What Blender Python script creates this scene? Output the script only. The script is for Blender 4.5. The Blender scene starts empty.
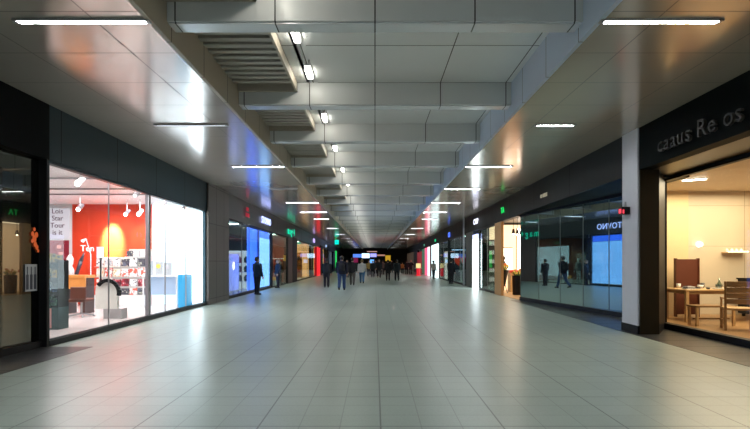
import bpy, math, random
from mathutils import Vector, Matrix
random.seed(7)
PI = math.pi
sc = bpy.context.scene
col = sc.collection
CH, F = 1.45, 480.0           # eye height, focal length in pixels (750 wide)
HOR = 262.5
def XL(y): return -(5.5 + .014*y)
def XR(y): return 5.2 + .014*y
SOF = 4.17                    # soffit underside
Y0, Y1 = -6.0, 98.0

# ------------------------------------------------------------------ materials
MATS = {}
def _new(name):
    m = bpy.data.materials.new(name); m.use_nodes = True
    nt = m.node_tree; nt.nodes.clear()
    out = nt.nodes.new('ShaderNodeOutputMaterial')
    return m, nt, out
def P(nt, color=(.5,.5,.5), rough=.5, metal=0., spec=.5, emit=None, es=0., coat=0.):
    b = nt.nodes.new('ShaderNodeBsdfPrincipled')
    b.inputs['Base Color'].default_value = (*color, 1)
    b.inputs['Roughness'].default_value = rough
    b.inputs['Metallic'].default_value = metal
    b.inputs['Specular IOR Level'].default_value = spec
    b.inputs['Coat Weight'].default_value = coat
    if emit:
        b.inputs['Emission Color'].default_value = (*emit, 1)
        b.inputs['Emission Strength'].default_value = es
    return b
def math_n(nt, op, a, b=None, c=None):
    n = nt.nodes.new('ShaderNodeMath'); n.operation = op
    for i, v in enumerate((a, b, c)):
        if v is None: continue
        if isinstance(v, (int, float)): n.inputs[i].default_value = v
        else: nt.links.new(v, n.inputs[i])
    return n.outputs[0]
def mix_n(nt, fac, c1, c2):
    n = nt.nodes.new('ShaderNodeMix'); n.data_type = 'RGBA'
    for k, v in ((0, fac), (6, c1), (7, c2)):
        if isinstance(v, (int, float)): n.inputs[k].default_value = v
        elif isinstance(v, tuple): n.inputs[k].default_value = (*v, 1)
        else: nt.links.new(v, n.inputs[k])
    return n.outputs[2]
def noise_n(nt, scale, vec=None, detail=3., rough=.5):
    n = nt.nodes.new('ShaderNodeTexNoise'); n.inputs['Scale'].default_value = scale
    n.inputs['Detail'].default_value = detail; n.inputs['Roughness'].default_value = rough
    if vec is not None: nt.links.new(vec, n.inputs['Vector'])
    return n.outputs['Fac']
def mat(name, color, rough=.5, metal=0., spec=.5, var=.12, scale=6., coat=0., bump=0.):
    """painted / plastic / metal surface with a slight procedural mottling"""
    if name in MATS: return MATS[name]
    m, nt, out = _new(name)
    b = P(nt, color, rough, metal, spec, coat=coat)
    tc = nt.nodes.new('ShaderNodeTexCoord')
    f = noise_n(nt, scale, tc.outputs['Object'])
    dark = tuple(max(0, c*(1-var)) for c in color); lite = tuple(min(1, c*(1+var)) for c in color)
    nt.links.new(mix_n(nt, f, dark, lite), b.inputs['Base Color'])
    if bump:
        bp = nt.nodes.new('ShaderNodeBump'); bp.inputs['Strength'].default_value = bump
        bp.inputs['Distance'].default_value = .01
        nt.links.new(noise_n(nt, scale*8, tc.outputs['Object']), bp.inputs['Height'])
        nt.links.new(bp.outputs[0], b.inputs['Normal'])
    nt.links.new(b.outputs[0], out.inputs[0]); MATS[name] = m
    return m
def emis(name, color, s, var=0., scale=3.):
    if name in MATS: return MATS[name]
    m, nt, out = _new(name)
    b = P(nt, tuple(c*.5 for c in color), .4, emit=color, es=s)
    if var:
        g = nt.nodes.new('ShaderNodeNewGeometry')
        f = noise_n(nt, scale, g.outputs['Position'])
        nt.links.new(math_n(nt, 'MULTIPLY', math_n(nt, 'ADD', math_n(nt,'MULTIPLY', f, 2*var), 1-var), s), b.inputs['Emission Strength'])
    nt.links.new(b.outputs[0], out.inputs[0]); MATS[name] = m
    return m
def grooves(nt, axes):
    """axes: list of (axis index, period, offset, halfwidth) in world space -> 0..1 groove mask"""
    g = nt.nodes.new('ShaderNodeNewGeometry'); s = nt.nodes.new('ShaderNodeSeparateXYZ')
    nt.links.new(g.outputs['Position'], s.inputs[0])
    tot = None
    for ax, per, off, hw in axes:
        v = math_n(nt, 'SUBTRACT', s.outputs[ax], off)
        d = math_n(nt, 'ABSOLUTE', math_n(nt, 'SUBTRACT', v, math_n(nt, 'MULTIPLY', math_n(nt, 'ROUND', math_n(nt, 'DIVIDE', v, per)), per)))
        k = math_n(nt, 'LESS_THAN', d, hw)
        tot = k if tot is None else math_n(nt, 'MAXIMUM', tot, k)
    return tot, g
def panel_mat(name, color, groove, axes, rough=.4, metal=0., spec=.5, var=.06, aniso=0., nscale=(1.2,1.2,1.2), wav=0.):
    if name in MATS: return MATS[name]
    m, nt, out = _new(name)
    b = P(nt, color, rough, metal, spec)
    k, g = grooves(nt, axes)
    mp = nt.nodes.new('ShaderNodeMapping'); mp.inputs['Scale'].default_value = nscale
    nt.links.new(g.outputs['Position'], mp.inputs[0])
    f = noise_n(nt, 1., mp.outputs[0], 4.)
    base = mix_n(nt, f, tuple(c*(1-var) for c in color), tuple(min(1, c*(1+var)) for c in color))
    nt.links.new(mix_n(nt, k, base, groove), b.inputs['Base Color'])
    nt.links.new(math_n(nt, 'ADD', math_n(nt, 'MULTIPLY', k, .4), math_n(nt, 'ADD', math_n(nt,'MULTIPLY', f, .1), rough-.05)), b.inputs['Roughness'])
    if wav:
        bp = nt.nodes.new('ShaderNodeBump'); bp.inputs['Strength'].default_value = wav; bp.inputs['Distance'].default_value = .02
        nt.links.new(noise_n(nt, 1.1, g.outputs['Position'], 2.), bp.inputs['Height'])
        nt.links.new(bp.outputs[0], b.inputs['Normal'])
    nt.links.new(b.outputs[0], out.inputs[0]); MATS[name] = m
    return m
def glass(name, refl=.08, tint=(.95,.97,.97), grazing=.5):
    if name in MATS: return MATS[name]
    m, nt, out = _new(name)
    t = nt.nodes.new('ShaderNodeBsdfTransparent'); t.inputs[0].default_value = (*tint, 1)
    gl = nt.nodes.new('ShaderNodeBsdfGlossy'); gl.inputs['Roughness'].default_value = .0
    gl.inputs[0].default_value = (.95, .98, 1, 1)
    lw = nt.nodes.new('ShaderNodeLayerWeight'); lw.inputs[0].default_value = .35
    f = math_n(nt, 'ADD', math_n(nt, 'MULTIPLY', lw.outputs['Fresnel'], grazing), refl)
    mx = nt.nodes.new('ShaderNodeMixShader'); nt.links.new(f, mx.inputs[0])
    nt.links.new(t.outputs[0], mx.inputs[1]); nt.links.new(gl.outputs[0], mx.inputs[2])
    nt.links.new(mx.outputs[0], out.inputs[0]); MATS[name] = m
    return m
def dark_mirror(name, amount, tint=(.7,.85,.9), base=(.006,.008,.01)):
    if name in MATS: return MATS[name]
    m, nt, out = _new(name)
    d = P(nt, base, .1, spec=.3)
    gl = nt.nodes.new('ShaderNodeBsdfGlossy'); gl.inputs['Roughness'].default_value = .012
    gl.inputs[0].default_value = (*tint, 1)
    g = nt.nodes.new('ShaderNodeNewGeometry')
    bp = nt.nodes.new('ShaderNodeBump'); bp.inputs['Strength'].default_value = .02; bp.inputs['Distance'].default_value = .02
    nt.links.new(noise_n(nt, .8, g.outputs['Position'], 1.), bp.inputs['Height'])
    nt.links.new(bp.outputs[0], gl.inputs['Normal'])
    mx = nt.nodes.new('ShaderNodeMixShader'); mx.inputs[0].default_value = amount
    nt.links.new(d.outputs[0], mx.inputs[1]); nt.links.new(gl.outputs[0], mx.inputs[2])
    nt.links.new(mx.outputs[0], out.inputs[0]); MATS[name] = m
    return m
def cover_mat(name, c1, c2, c3, scale=14., es=0.):
    """printed cover / packaging: blotches of colour on a ground"""
    if name in MATS: return MATS[name]
    m, nt, out = _new(name)
    b = P(nt, c1, .35)
    tc = nt.nodes.new('ShaderNodeTexCoord')
    v = nt.nodes.new('ShaderNodeTexVoronoi'); v.inputs['Scale'].default_value = scale
    nt.links.new(tc.outputs['Object'], v.inputs['Vector'])
    k1 = math_n(nt, 'LESS_THAN', v.outputs['Distance'], .33)
    k2 = math_n(nt, 'GREATER_THAN', noise_n(nt, scale*.5, tc.outputs['Object']), .56)
    c = mix_n(nt, k2, mix_n(nt, k1, c1, c2), c3)
    nt.links.new(c, b.inputs['Base Color'])
    if es:
        nt.links.new(c, b.inputs['Emission Color']); b.inputs['Emission Strength'].default_value = es
    nt.links.new(b.outputs[0], out.inputs[0]); MATS[name] = m
    return m
def floor_mat():
    m, nt, out = _new('granite_tiles')
    b = P(nt, (.4,.42,.4), .3, spec=.5)
    k, g = grooves(nt, [(0, .36, .05, .005), (1, .31, .22, .005)])
    kb, _ = grooves(nt, [(0, 1.08, .05, .008), (1, .93, .53, .008)])
    sp = noise_n(nt, 38., g.outputs['Position'], 3., .9)
    cl = noise_n(nt, .5, g.outputs['Position'], 3.)
    # per tile tone
    s = nt.nodes.new('ShaderNodeSeparateXYZ'); nt.links.new(g.outputs['Position'], s.inputs[0])
    cx = math_n(nt, 'FLOOR', math_n(nt, 'DIVIDE', math_n(nt, 'SUBTRACT', s.outputs[0], .05), .36))
    cy = math_n(nt, 'FLOOR', math_n(nt, 'DIVIDE', math_n(nt, 'SUBTRACT', s.outputs[1], .22), .31))
    cb = nt.nodes.new('ShaderNodeCombineXYZ'); nt.links.new(cx, cb.inputs[0]); nt.links.new(cy, cb.inputs[1])
    wn = nt.nodes.new('ShaderNodeTexWhiteNoise'); nt.links.new(cb.outputs[0], wn.inputs[0])
    t = math_n(nt, 'ADD', math_n(nt, 'MULTIPLY', sp, .5), math_n(nt, 'ADD', math_n(nt, 'MULTIPLY', cl, .35), math_n(nt, 'MULTIPLY', wn.outputs[0], .07)))
    base = mix_n(nt, t, (.16,.20,.17), (.54,.62,.56))
    c = mix_n(nt, math_n(nt, 'MULTIPLY', k, .4), base, (.1,.1,.095))
    c = mix_n(nt, math_n(nt, 'MULTIPLY', kb, .6), c, (.06,.06,.055))
    nt.links.new(c, b.inputs['Base Color'])
    nt.links.new(math_n(nt, 'ADD', math_n(nt, 'MULTIPLY', t, .2), .24), b.inputs['Roughness'])
    bp = nt.nodes.new('ShaderNodeBump'); bp.inputs['Strength'].default_value = .12; bp.inputs['Distance'].default_value = .004
    nt.links.new(math_n(nt, 'SUBTRACT', math_n(nt,'MULTIPLY', sp, .6), k), bp.inputs['Height'])
    nt.links.new(bp.outputs[0], b.inputs['Normal'])
    nt.links.new(b.outputs[0], out.inputs[0]); return m
def wood(name, c1, c2, rough=.45, scale=3., stretch=(1,8,8)):
    if name in MATS: return MATS[name]
    m, nt, out = _new(name)
    b = P(nt, c1, rough)
    tc = nt.nodes.new('ShaderNodeTexCoord'); mp = nt.nodes.new('ShaderNodeMapping'); mp.inputs['Scale'].default_value = stretch
    nt.links.new(tc.outputs['Object'], mp.inputs[0])
    nt.links.new(mix_n(nt, noise_n(nt, scale, mp.outputs[0], 5., .6), c1, c2), b.inputs['Base Color'])
    nt.links.new(b.outputs[0], out.inputs[0]); MATS[name] = m
    return m

M_floor = floor_mat()
M_strip = panel_mat('dark_granite', (.035,.035,.035), (.01,.01,.01), [(1,.62,.22,.006)], rough=.3, var=.5, nscale=(30,30,30))
jts = [(0, 1.3, 3.15, .008), (1, 1.03, 6.23, .008)]
jtl = [(0, 1.3, -3.15, .009), (1, 1.03, 6.23, .009)]
M_sofR = panel_mat('soffit_panels_warm', (.84,.72,.59), (.16,.13,.11), jts, rough=.17, metal=.48, spec=1., wav=.10, var=.04)
M_sofL = panel_mat('soffit_panels_grey', (.82,.73,.67), (.16,.13,.12), jtl, rough=.17, metal=.50, spec=1., wav=.10, var=.04)
M_ceil = panel_mat('ceiling_panels', (.82,.84,.85), (.08,.08,.08), [(0,1.2,0,.008),(1,1.5,7.3,.008)], rough=.35)
M_beam = panel_mat('beam_panels', (.72,.73,.73), (.07,.07,.07), [(0,1.2,0,.009)], rough=.3)
M_boardL = panel_mat('edge_board_beige', (.52,.46,.37), (.06,.05,.04), [(1,1.12,5.9,.008)], rough=.5)
M_boardR = panel_mat('edge_board_blue_grey', (.55,.65,.80), (.08,.09,.1), [(1,1.12,5.9,.008)], rough=.5)
M_slat = mat('slat_paint', (.45,.42,.37), .5)
M_slatshade = mat('slat_gap_shade', (.06,.055,.05), .8)  # dark sheet in place of the shade between the louvre slats
M_fasL = panel_mat('fascia_slate', (.028,.050,.062), (.006,.006,.006), [(1,1.93,2.75+.06,.008)], rough=.45, spec=.15, var=.1)
M_fasLd = panel_mat('fascia_black', (.006,.007,.008), (.002,.002,.002), [(1,3.1,2.4,.006)], rough=.6, spec=.05)
M_fasLg = panel_mat('fascia_grey_green', (.05,.06,.06), (.01,.01,.01), [(1,3.4,18.9,.01)], rough=.3, spec=.4)
M_fasR = panel_mat('fascia_charcoal', (.016,.019,.02), (.004,.004,.004), [(1,3.1,13.3,.008)], rough=.5, spec=.12)
M_fasRb = mat('fascia_black_green', (.003,.005,.005), .6, spec=.06)
M_black = mat('black_metal', (.008,.008,.009), .45, spec=.2)
M_frame = mat('frame_charcoal', (.012,.014,.017), .45, spec=.25)
M_blueframe = mat('frame_petrol', (.008,.035,.05), .4, spec=.3)
M_alu = mat('aluminium', (.5,.5,.52), .35, metal=.8)
M_bronze = mat('bronze_panel', (.022,.015,.005), .35, spec=.4)
M_brownwall = panel_mat('brown_grey_cladding', (.10,.085,.075), (.02,.02,.02), [(1,.9,17.2,.01),(2,1.3,.2,.006)], rough=.35)
M_col = mat('white_column_paint', (.62,.64,.72), .3, var=.05)
M_white = mat('white_paint', (.8,.8,.8), .45, var=.04)
M_redwall = mat('red_wall_paint', (.80,.062,.018), .5, var=.15, scale=1.2)
M_lshopfloor = mat('shop_floor_pale', (.62,.55,.53), .25, var=.08)
M_darkint = mat('dark_interior', (.03,.032,.035), .6)
M_glass = glass('shop_glass', .012, grazing=.035)
M_glassd = glass('shop_glass_reflective', .06, (.8,.88,.86), .28)
M_mirror = dark_mirror('reflective_dark_glass', .50, (.6,.82,.85))
M_mirrorL = dark_mirror('black_reflective_glass', .10, (.9,.92,.8), (.001,.001,.001))
M_strip_light = emis('strip_light', (.92,.97,1.), 170.)
M_strip_far = emis('strip_light_far', (.92,.97,1.), 120.)
M_strip_off = emis('strip_light_dim', (.8,.85,.9), 1.2)
M_wood = wood('pale_oak', (.42,.25,.11), (.62,.42,.2))
M_woodd = wood('oiled_teak', (.16,.085,.03), (.30,.17,.07))
M_redbrown = mat('red_brown_leather', (.10,.022,.008), .5, bump=.2)
M_skin = mat('skin', (.55,.34,.25), .5)

# ------------------------------------------------------------------ mesh builder
class MB:
    def __init__(s): s.v = []; s.f = []
    def add(s, vs, fs):
        n = len(s.v); s.v += [tuple(v) for v in vs]; s.f += [tuple(i+n for i in f) for f in fs]; return s
    def box(s, x0, x1, y0, y1, z0, z1, rot=None, c=None):
        if x0 > x1: x0, x1 = x1, x0
        if y0 > y1: y0, y1 = y1, y0
        vs = [(x0,y0,z0),(x1,y0,z0),(x1,y1,z0),(x0,y1,z0),(x0,y0,z1),(x1,y0,z1),(x1,y1,z1),(x0,y1,z1)]
        if rot:
            c = Vector(c or ((x0+x1)/2,(y0+y1)/2,(z0+z1)/2)); vs = [rot @ (Vector(v)-c) + c for v in vs]
        return s.add(vs, [(0,3,2,1),(4,5,6,7),(0,1,5,4),(1,2,6,5),(2,3,7,6),(3,0,4,7)])
    def prism(s, pts, z0, z1):
        a = sum(pts[i][0]*pts[(i+1)%len(pts)][1]-pts[(i+1)%len(pts)][0]*pts[i][1] for i in range(len(pts)))
        if a < 0: pts = pts[::-1]
        n = len(pts)
        return s.add([(x,y,z0) for x,y in pts]+[(x,y,z1) for x,y in pts],
            [tuple(range(n))[::-1], tuple(range(n,2*n))]+[(i,(i+1)%n,(i+1)%n+n,i+n) for i in range(n)])
    def bar(s, p0, p1, w, h=None):
        """rectangular bar between two points"""
        h = h or w; p0, p1 = Vector(p0), Vector(p1); d = (p1-p0)
        q = d.to_track_quat('Z','Y').to_matrix(); L = d.length
        vs = [q @ Vector((x*w/2,y*h/2,z*L)) + p0 for z in (0,1) for x,y in ((-1,-1),(1,-1),(1,1),(-1,1))]
        return s.add(vs, [(0,3,2,1),(4,5,6,7),(0,1,5,4),(1,2,6,5),(2,3,7,6),(3,0,4,7)])
    def tube(s, p0, p1, r0, r1=None, n=12):
        r1 = r0 if r1 is None else r1; p0, p1 = Vector(p0), Vector(p1); d = p1-p0
        q = d.to_track_quat('Z','Y').to_matrix()
        vs = []
        for k, r in ((0,r0),(1,r1)):
            for i in range(n):
                a = 2*PI*i/n; vs.append(q @ Vector((r*math.cos(a), r*math.sin(a), k*d.length)) + p0)
        return s.add(vs, [tuple(range(n))[::-1], tuple(range(n,2*n))]+[(i,(i+1)%n,(i+1)%n+n,i+n) for i in range(n)])
    def rings(s, rs, n=16, M=None):
        """rs: (cx, cy, z, rx, ry)"""
        vs = []
        for cx, cy, z, rx, ry in rs:
            for i in range(n):
                a = 2*PI*i/n; v = Vector((cx+rx*math.cos(a), cy+ry*math.sin(a), z)); vs.append(M @ v if M else v)
        fs = [tuple(range(n))[::-1], tuple(range(len(rs)*n-n, len(rs)*n))]
        for k in range(len(rs)-1):
            for i in range(n): fs.append((k*n+i, k*n+(i+1)%n, (k+1)*n+(i+1)%n, (k+1)*n+i))
        return s.add(vs, fs)
    def ball(s, c, rx, ry=None, rz=None, n=12):
        ry = ry or rx; rz = rz or rx; k = max(4, n//2)
        return s.rings([(c[0], c[1], c[2]-rz*math.cos(PI*j/k), max(1e-4,rx*math.sin(PI*j/k)), max(1e-4,ry*math.sin(PI*j/k))) for j in range(k+1)], n)
    def caps(s, pts, n=10):
        """chain of tapered capsules: pts (x,y,z,r)"""
        for a, b in zip(pts, pts[1:]):
            s.tube(a[:3], b[:3], a[3], b[3], n)
        for a in pts: s.ball(a[:3], a[3], n=n)
        return s
    def build(s, name, m, parent=None, local=False, smooth=False, bevel=0., **kw):
        me = bpy.data.meshes.new(name)
        off = Vector((0,0,0))
        if parent is not None and not local: off = wloc(parent)
        me.from_pydata([tuple(Vector(v)-off) for v in s.v], [], s.f); me.update()
        if smooth:
            for p in me.polygons: p.use_smooth = True
        me.materials.append(m)
        o = bpy.data.objects.new(name, me); col.objects.link(o)
        if parent is not None: o.parent = parent
        if bevel:
            b = o.modifiers.new('bevel','BEVEL'); b.width = bevel; b.segments = 2; b.limit_method = 'ANGLE'
        tag(o, **kw); return o
def wloc(o):
    v = Vector(o.location)
    while o.parent is not None: o = o.parent; v += Vector(o.location)
    return v
def tag(o, label=None, cat=None, group=None, kind=None):
    if label: o['label'] = label
    if cat: o['category'] = cat
    if group: o['group'] = group
    if kind: o['kind'] = kind
    return o
def empty(name, loc, label=None, cat=None, group=None, kind=None, rz=0.):
    o = bpy.data.objects.new(name, None); col.objects.link(o); o.location = loc; o.rotation_euler.z = rz
    o.empty_display_size = .1
    return tag(o, label, cat, group, kind)
def copy_tree(o, parent=None):
    c = o.copy(); col.objects.link(c); c.parent = parent
    for ch in o.children: copy_tree(ch, c)
    return c
S = 'structure'
def fac(X, a, b, d0, d1):
    """plan quad following a facade line X(y), from y=a to b, offsets d0..d1 (positive = behind the facade)"""
    s = 1 if X is XR else -1
    return [(X(a)+s*d0, a), (X(b)+s*d0, b), (X(b)+s*d1, b), (X(a)+s*d1, a)]
def text_mesh(body, size, ext, name, m, parent=None, M=None, spacing=1., **kw):
    cu = bpy.data.curves.new('t', 'FONT'); cu.body = body; cu.size = size; cu.extrude = ext; cu.space_character = spacing
    cu.align_x = 'CENTER'; cu.align_y = 'CENTER'; cu.resolution_u = 3
    t = bpy.data.objects.new('t', cu); col.objects.link(t)
    dg = bpy.context.evaluated_depsgraph_get(); dg.update()
    me = bpy.data.meshes.new_from_object(t.evaluated_get(dg)); me.name = name
    bpy.data.objects.remove(t); bpy.data.curves.remove(cu)
    off = wloc(parent) if parent else Vector((0,0,0))
    me.transform(Matrix.Translation(-off) @ M)
    me.materials.clear(); me.materials.append(m)
    o = bpy.data.objects.new(name, me); col.objects.link(o)
    if parent: o.parent = parent
    return tag(o, **kw)
def wall_M(side, x, y, z):
    """text facing the hall from a side wall, reading left to right for someone in the hall"""
    if side == 'L': R = Matrix(((0,0,1,0),(1,0,0,0),(0,1,0,0),(0,0,0,1)))
    else: R = Matrix(((0,0,-1,0),(-1,0,0,0),(0,1,0,0),(0,0,0,1)))
    return Matrix.Translation((x,y,z)) @ R
front_M = lambda x, y, z: Matrix.Translation((x,y,z)) @ Matrix(((1,0,0,0),(0,0,-1,0),(0,1,0,0),(0,0,0,1)))

ordw = ['first','second','third','fourth','fifth','sixth','seventh','eighth','ninth','tenth']
# ------------------------------------------------------------------ shell
MB().box(-16, 16, Y0, Y1+14, -.1, 0).build('floor', M_floor, kind=S)
MB().prism([(-4.85,Y0),(-4.85,8.25),(-5.8,8.25),(-5.8,Y0)], 0, .004).build('trim_1', M_strip, kind=S)
MB().prism([(5.2,Y0),(5.2,18.4),(5.75,18.4),(6.5,12.1),(6.6,Y0)], 0, .004).build('trim_2', M_strip, kind=S)
for nm, X, xi, m in (('ceiling_soffit', XL, -2.5, M_sofL), ('ceiling_soffit', XR, 2.5, M_sofR)):
    MB().prism([(xi*1.024,Y0),(xi*1.024,Y1),(X(Y1),Y1),(X(Y0),Y0)], SOF, SOF+.1).build(nm, m, kind=S)
MB().box(-2.56,-2.5,Y0,Y1,SOF-.01,4.8).build('trim_3', M_boardL, kind=S)
MB().box(2.5,2.56,Y0,Y1,SOF-.01,4.8).build('trim_4', M_boardR, kind=S)
c = MB().box(-1.05,2.5,Y0,Y1,4.75,4.85).box(-2.5,-1.23,Y0,Y1,4.75,4.85).box(-1.25,-1.03,Y0,Y1,4.95,5.0)
c.box(-1.25,-1.23,Y0,Y1,4.75,5.0).box(-1.05,-1.03,Y0,Y1,4.85,5.0)
c.build('ceiling', M_ceil, kind=S)
M_lip_lit = panel_mat('beam_lip_lit', (.85,.87,.92), (.07,.07,.07), [(0,1.2,0,.009)], rough=.22, metal=.35)  # paler finish puts the light caught by the beam undersides into colour
beams = [-.4, 2.7, 5.76, 8.8, 11.4, 14.3, 17.5, 20.6, 23.6] + [26.6+3*k for k in range(24)]
for y in beams:
    bm = MB().box(-2.5,2.5,y,y+.24,4.345,4.75).build('ceiling_beam', M_beam, kind=S, bevel=.006)
    MB().box(-2.49,2.49,y+.02,y+.24,4.325,4.345).build('beam_soffit', M_lip_lit, bm)
M_lamp = emis('bay_lamp', (1.,.97,.85), 16.)
for i, (a, b) in enumerate(zip(beams, beams[1:])):
    if b < 30 and b > 3:
        lv = MB().box(-2.5,-1.42,a+.3,b-.02,4.735,4.748)
        lo = lv.build('ceiling_louvre', M_slatshade, kind=S)
        sl = MB(); n = int((b-a-.45)/.2)
        for k in range(n): sl.box(-2.5,-1.46,a+.42+.2*k,a+.53+.2*k,4.62,4.7)
        sl.build('slat', M_slat, lo)
        fr = MB().box(-1.46,-1.42,a+.3,b-.02,4.57,4.735).box(-2.5,-1.42,b-.06,b-.02,4.57,4.735)
        fr.build('louvre_frame', M_boardL, lo)
    if b > 3:
        for q, (yc, wh) in enumerate(((b-.5,'far'),(b-1.9,'near'))):
            if yc-a < .5 or (q and b > 40): continue
            lab = f'small bright ceiling channel lamp, {wh} end of the {ordw[i-1]} beam bay' if i-1 < 8 else 'tiny bright lamp in the ceiling channel far down the hall'
            t = empty('ceiling_lamp', (-1.14, yc, 4.72), lab, 'ceiling lamp', None if i-1 < 8 else 'far lamps along the ceiling channel')
            MB().box(-1.19,-1.10,yc-.2,yc+.2,4.70,4.76).build('diffuser', M_lamp, t)
            MB().box(-1.2,-1.09,yc-.22,yc+.22,4.76,4.80).tube((-1.14,yc,4.80),(-1.14,yc,4.95),.012).build('lamp_housing', M_alu, t)

# soffit strip lights ----------------------------------------------------
def strip_light(x0, x1, y, lit, label, group=None, far=False):
    t = empty('ceiling_light', ((x0+x1)/2, y, SOF-.03), label, 'ceiling light', group)
    MB().box(x0,x1,y-.028,y+.028,SOF-.02,SOF-.004).build('diffuser', (M_strip_far if far else M_strip_light) if lit else M_strip_off, t)
    MB().box(x0-.05,x1+.05,y-.04,y-.03,SOF-.028,SOF).box(x0-.05,x1+.05,y+.03,y+.04,SOF-.028,SOF).box(x0-.05,x0,y-.03,y+.03,SOF-.028,SOF).box(x1,x1+.05,y-.03,y+.03,SOF-.028,SOF).build('frame', M_alu, t)
for k in range(-2, 22):
    y = 5.38 + 4.08*k
    for side in (-1, 1):
        lit = True; a, b = (2.57, 3.84) if side > 0 else (2.57, 4.0)
        if k >= 6: a, b = 2.9, 3.8
        if k >= 7 and k % 2: continue
        if k == 1: lit = side > 0; (a, b) = (3.2, 3.9) if side > 0 else (2.95, 4.3)
        if k == 3 and side < 0: lit = False; a, b = 2.9, 3.8
        sd = 'left' if side < 0 else 'right'
        lab = (f'{ordw[k]} strip light from the front in the {sd} soffit' + ('' if lit else ', switched off')) if 0 <= k < 10 else f'distant thin white strip light far along the {sd} soffit'
        if k < 0: continue_lab = None; lab = f'white strip light in the {sd} soffit above the foreground'
        x0, x1 = (a, b) if side > 0 else (-b, -a)
        strip_light(x0, x1, y, lit, lab, None if 0 <= k < 10 else f'far {sd} soffit strip lights', far=k>=6)

# outer shop walls and shop ceilings -------------------------------------
MB().box(-13.1,-13,Y0,Y1,0,4.2).build('wall_left', M_darkint, kind=S)
MB().box(13,13.1,Y0,Y1,0,4.2).build('wall_right', M_darkint, kind=S)

# ---- fascias
def fascia(n, X, a, b, z0, m, d0=0, d1=.25):
    MB().prism(fac(X,a,b,d0,d1), z0, SOF).build(f'trim_{n}', m, kind=S)
fascia(5, XL, Y0, 8.28, 3.22, M_fasLd)
fascia(6, XL, 8.28, 16.35, 3.22, M_fasL)
fascia(7, XL, 18.75, Y1, 3.22, M_fasLg)
fascia(8, XR, Y0, 9.7, 3.32, M_fasRb)
fascia(9, XR, 10.3, 18.45, 3.28, M_fasR)
fascia(10, XR, 18.45, Y1, 3.24, M_fasR)
# undersides closing the recesses
MB().prism([(5.5,Y0),(5.55,9.7),(5.75,9.7),(6.55,10.8),(6.6,Y0)], 3.32, 3.38).build('ceiling_recess', M_bronze, kind=S)
MB().prism([(5.55,10.3),(5.6,18.45),(5.75,18.45),(6.75,12.1),(6.75,10.3)], 3.28, 3.36).build('ceiling_recess', M_fasR, kind=S)

wn = [0]
def window(X, a, b, z0, z1, joints, glassm, framem=M_frame, d=.08, sill=.1, jw=.012, jm=None, st=.07):
    """a shop window: frame, panes, glass joints"""
    wn[0] += 1
    w = empty(f'window_{wn[0]}', (X(a), a, 0), kind=S)
    s = 1 if X is XR else -1
    f = MB().prism(fac(X,a,b,d-.05,d+.06), 0, sill).prism(fac(X,a,b,d-.05,d+.06), z1-.07, z1)
    f.prism(fac(X,a,a+st,d-.05,d+.06), sill, z1-.07).prism(fac(X,b-.07,b,d-.05,d+.06), sill, z1-.07)
    f.build('window_frame', framem, w)
    ys = [a+st]+list(joints)+[b-.07]
    for p, q in zip(ys, ys[1:]):
        MB().prism(fac(X,p+.006,q-.006,d,d+.012), sill, z1-.07).build('glass_pane', glassm, w)
    for j in joints:
        MB().prism(fac(X,j-jw/2,j+jw/2,d-.006,d+.02), sill, z1-.07).build('mullion', jm or M_alu, w)
    return w

# ================================================================ LEFT SIDE
# --- black reflective shopfront in the foreground
LM = lambda y: -6.08 + .0*y
wn[0] += 1
w = empty('window_1', (-5.8, 2, 0), kind=S)
MB().box(-5.85,-5.70,Y0,8.22,0,.12).build('window_frame', M_black, w)
for a, b in ((Y0,-2.4),(-2.39,1.1),(1.11,4.5),(4.51,7.42),(7.43,8.22)):
    # each pane stands a little out of line with the facade
    MB().prism([(-5.79,a),(-5.76,b),(-5.78,b),(-5.81,a)], .12, 3.22).build('glass_pane', M_mirrorL, w)
MB().box(-5.82,-5.62,8.22,8.28,0,3.22).build('trim_11', M_black, kind=S)
MB().box(-5.95,-5.85,Y0,8.2,0,3.22).build('wall_behind_black_glass', M_black, kind=S)
# poster and orange blotches on the black glass
t = empty('window_poster', (-5.75, 8.0, 1.2), 'white poster with three dark bottle shapes on the black glass', 'poster')
MB().box(-5.76,-5.752,7.9,8.17,.97,1.42).build('sheet', mat('poster_grey_white',(.5,.5,.52),.5), t)
bt = MB()
for k in range(3):
    y = 7.94+.09*k; bt.prism([(-5.752,y-.028),(-5.748,y-.028),(-5.748,y+.028),(-5.752,y+.028)],1.0,1.25); bt.prism([(-5.752,y-.01),(-5.748,y-.01),(-5.748,y+.01),(-5.752,y+.01)],1.25,1.38)
bt.build('printed_shapes', mat('print_dark',(.05,.05,.07),.5), t)
fl = MB()
for k, (dy, dz, r) in enumerate(((0,0,.06),(.05,.07,.05),(-.04,.08,.045),(.02,-.09,.05),(.06,-.14,.045),(0,.16,.035),(-.05,-.04,.035),(.09,-.2,.03))):
    fl.ball((-5.747, 8.10+dy, 1.85+dz), .008, r*.8, r, 10)
fl.build('orange_blotches', emis('orange_red_blotch',(.9,.16,.04),.35), label='orange red leafy blotches on the black glass above the bottle poster', cat='decal')

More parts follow.
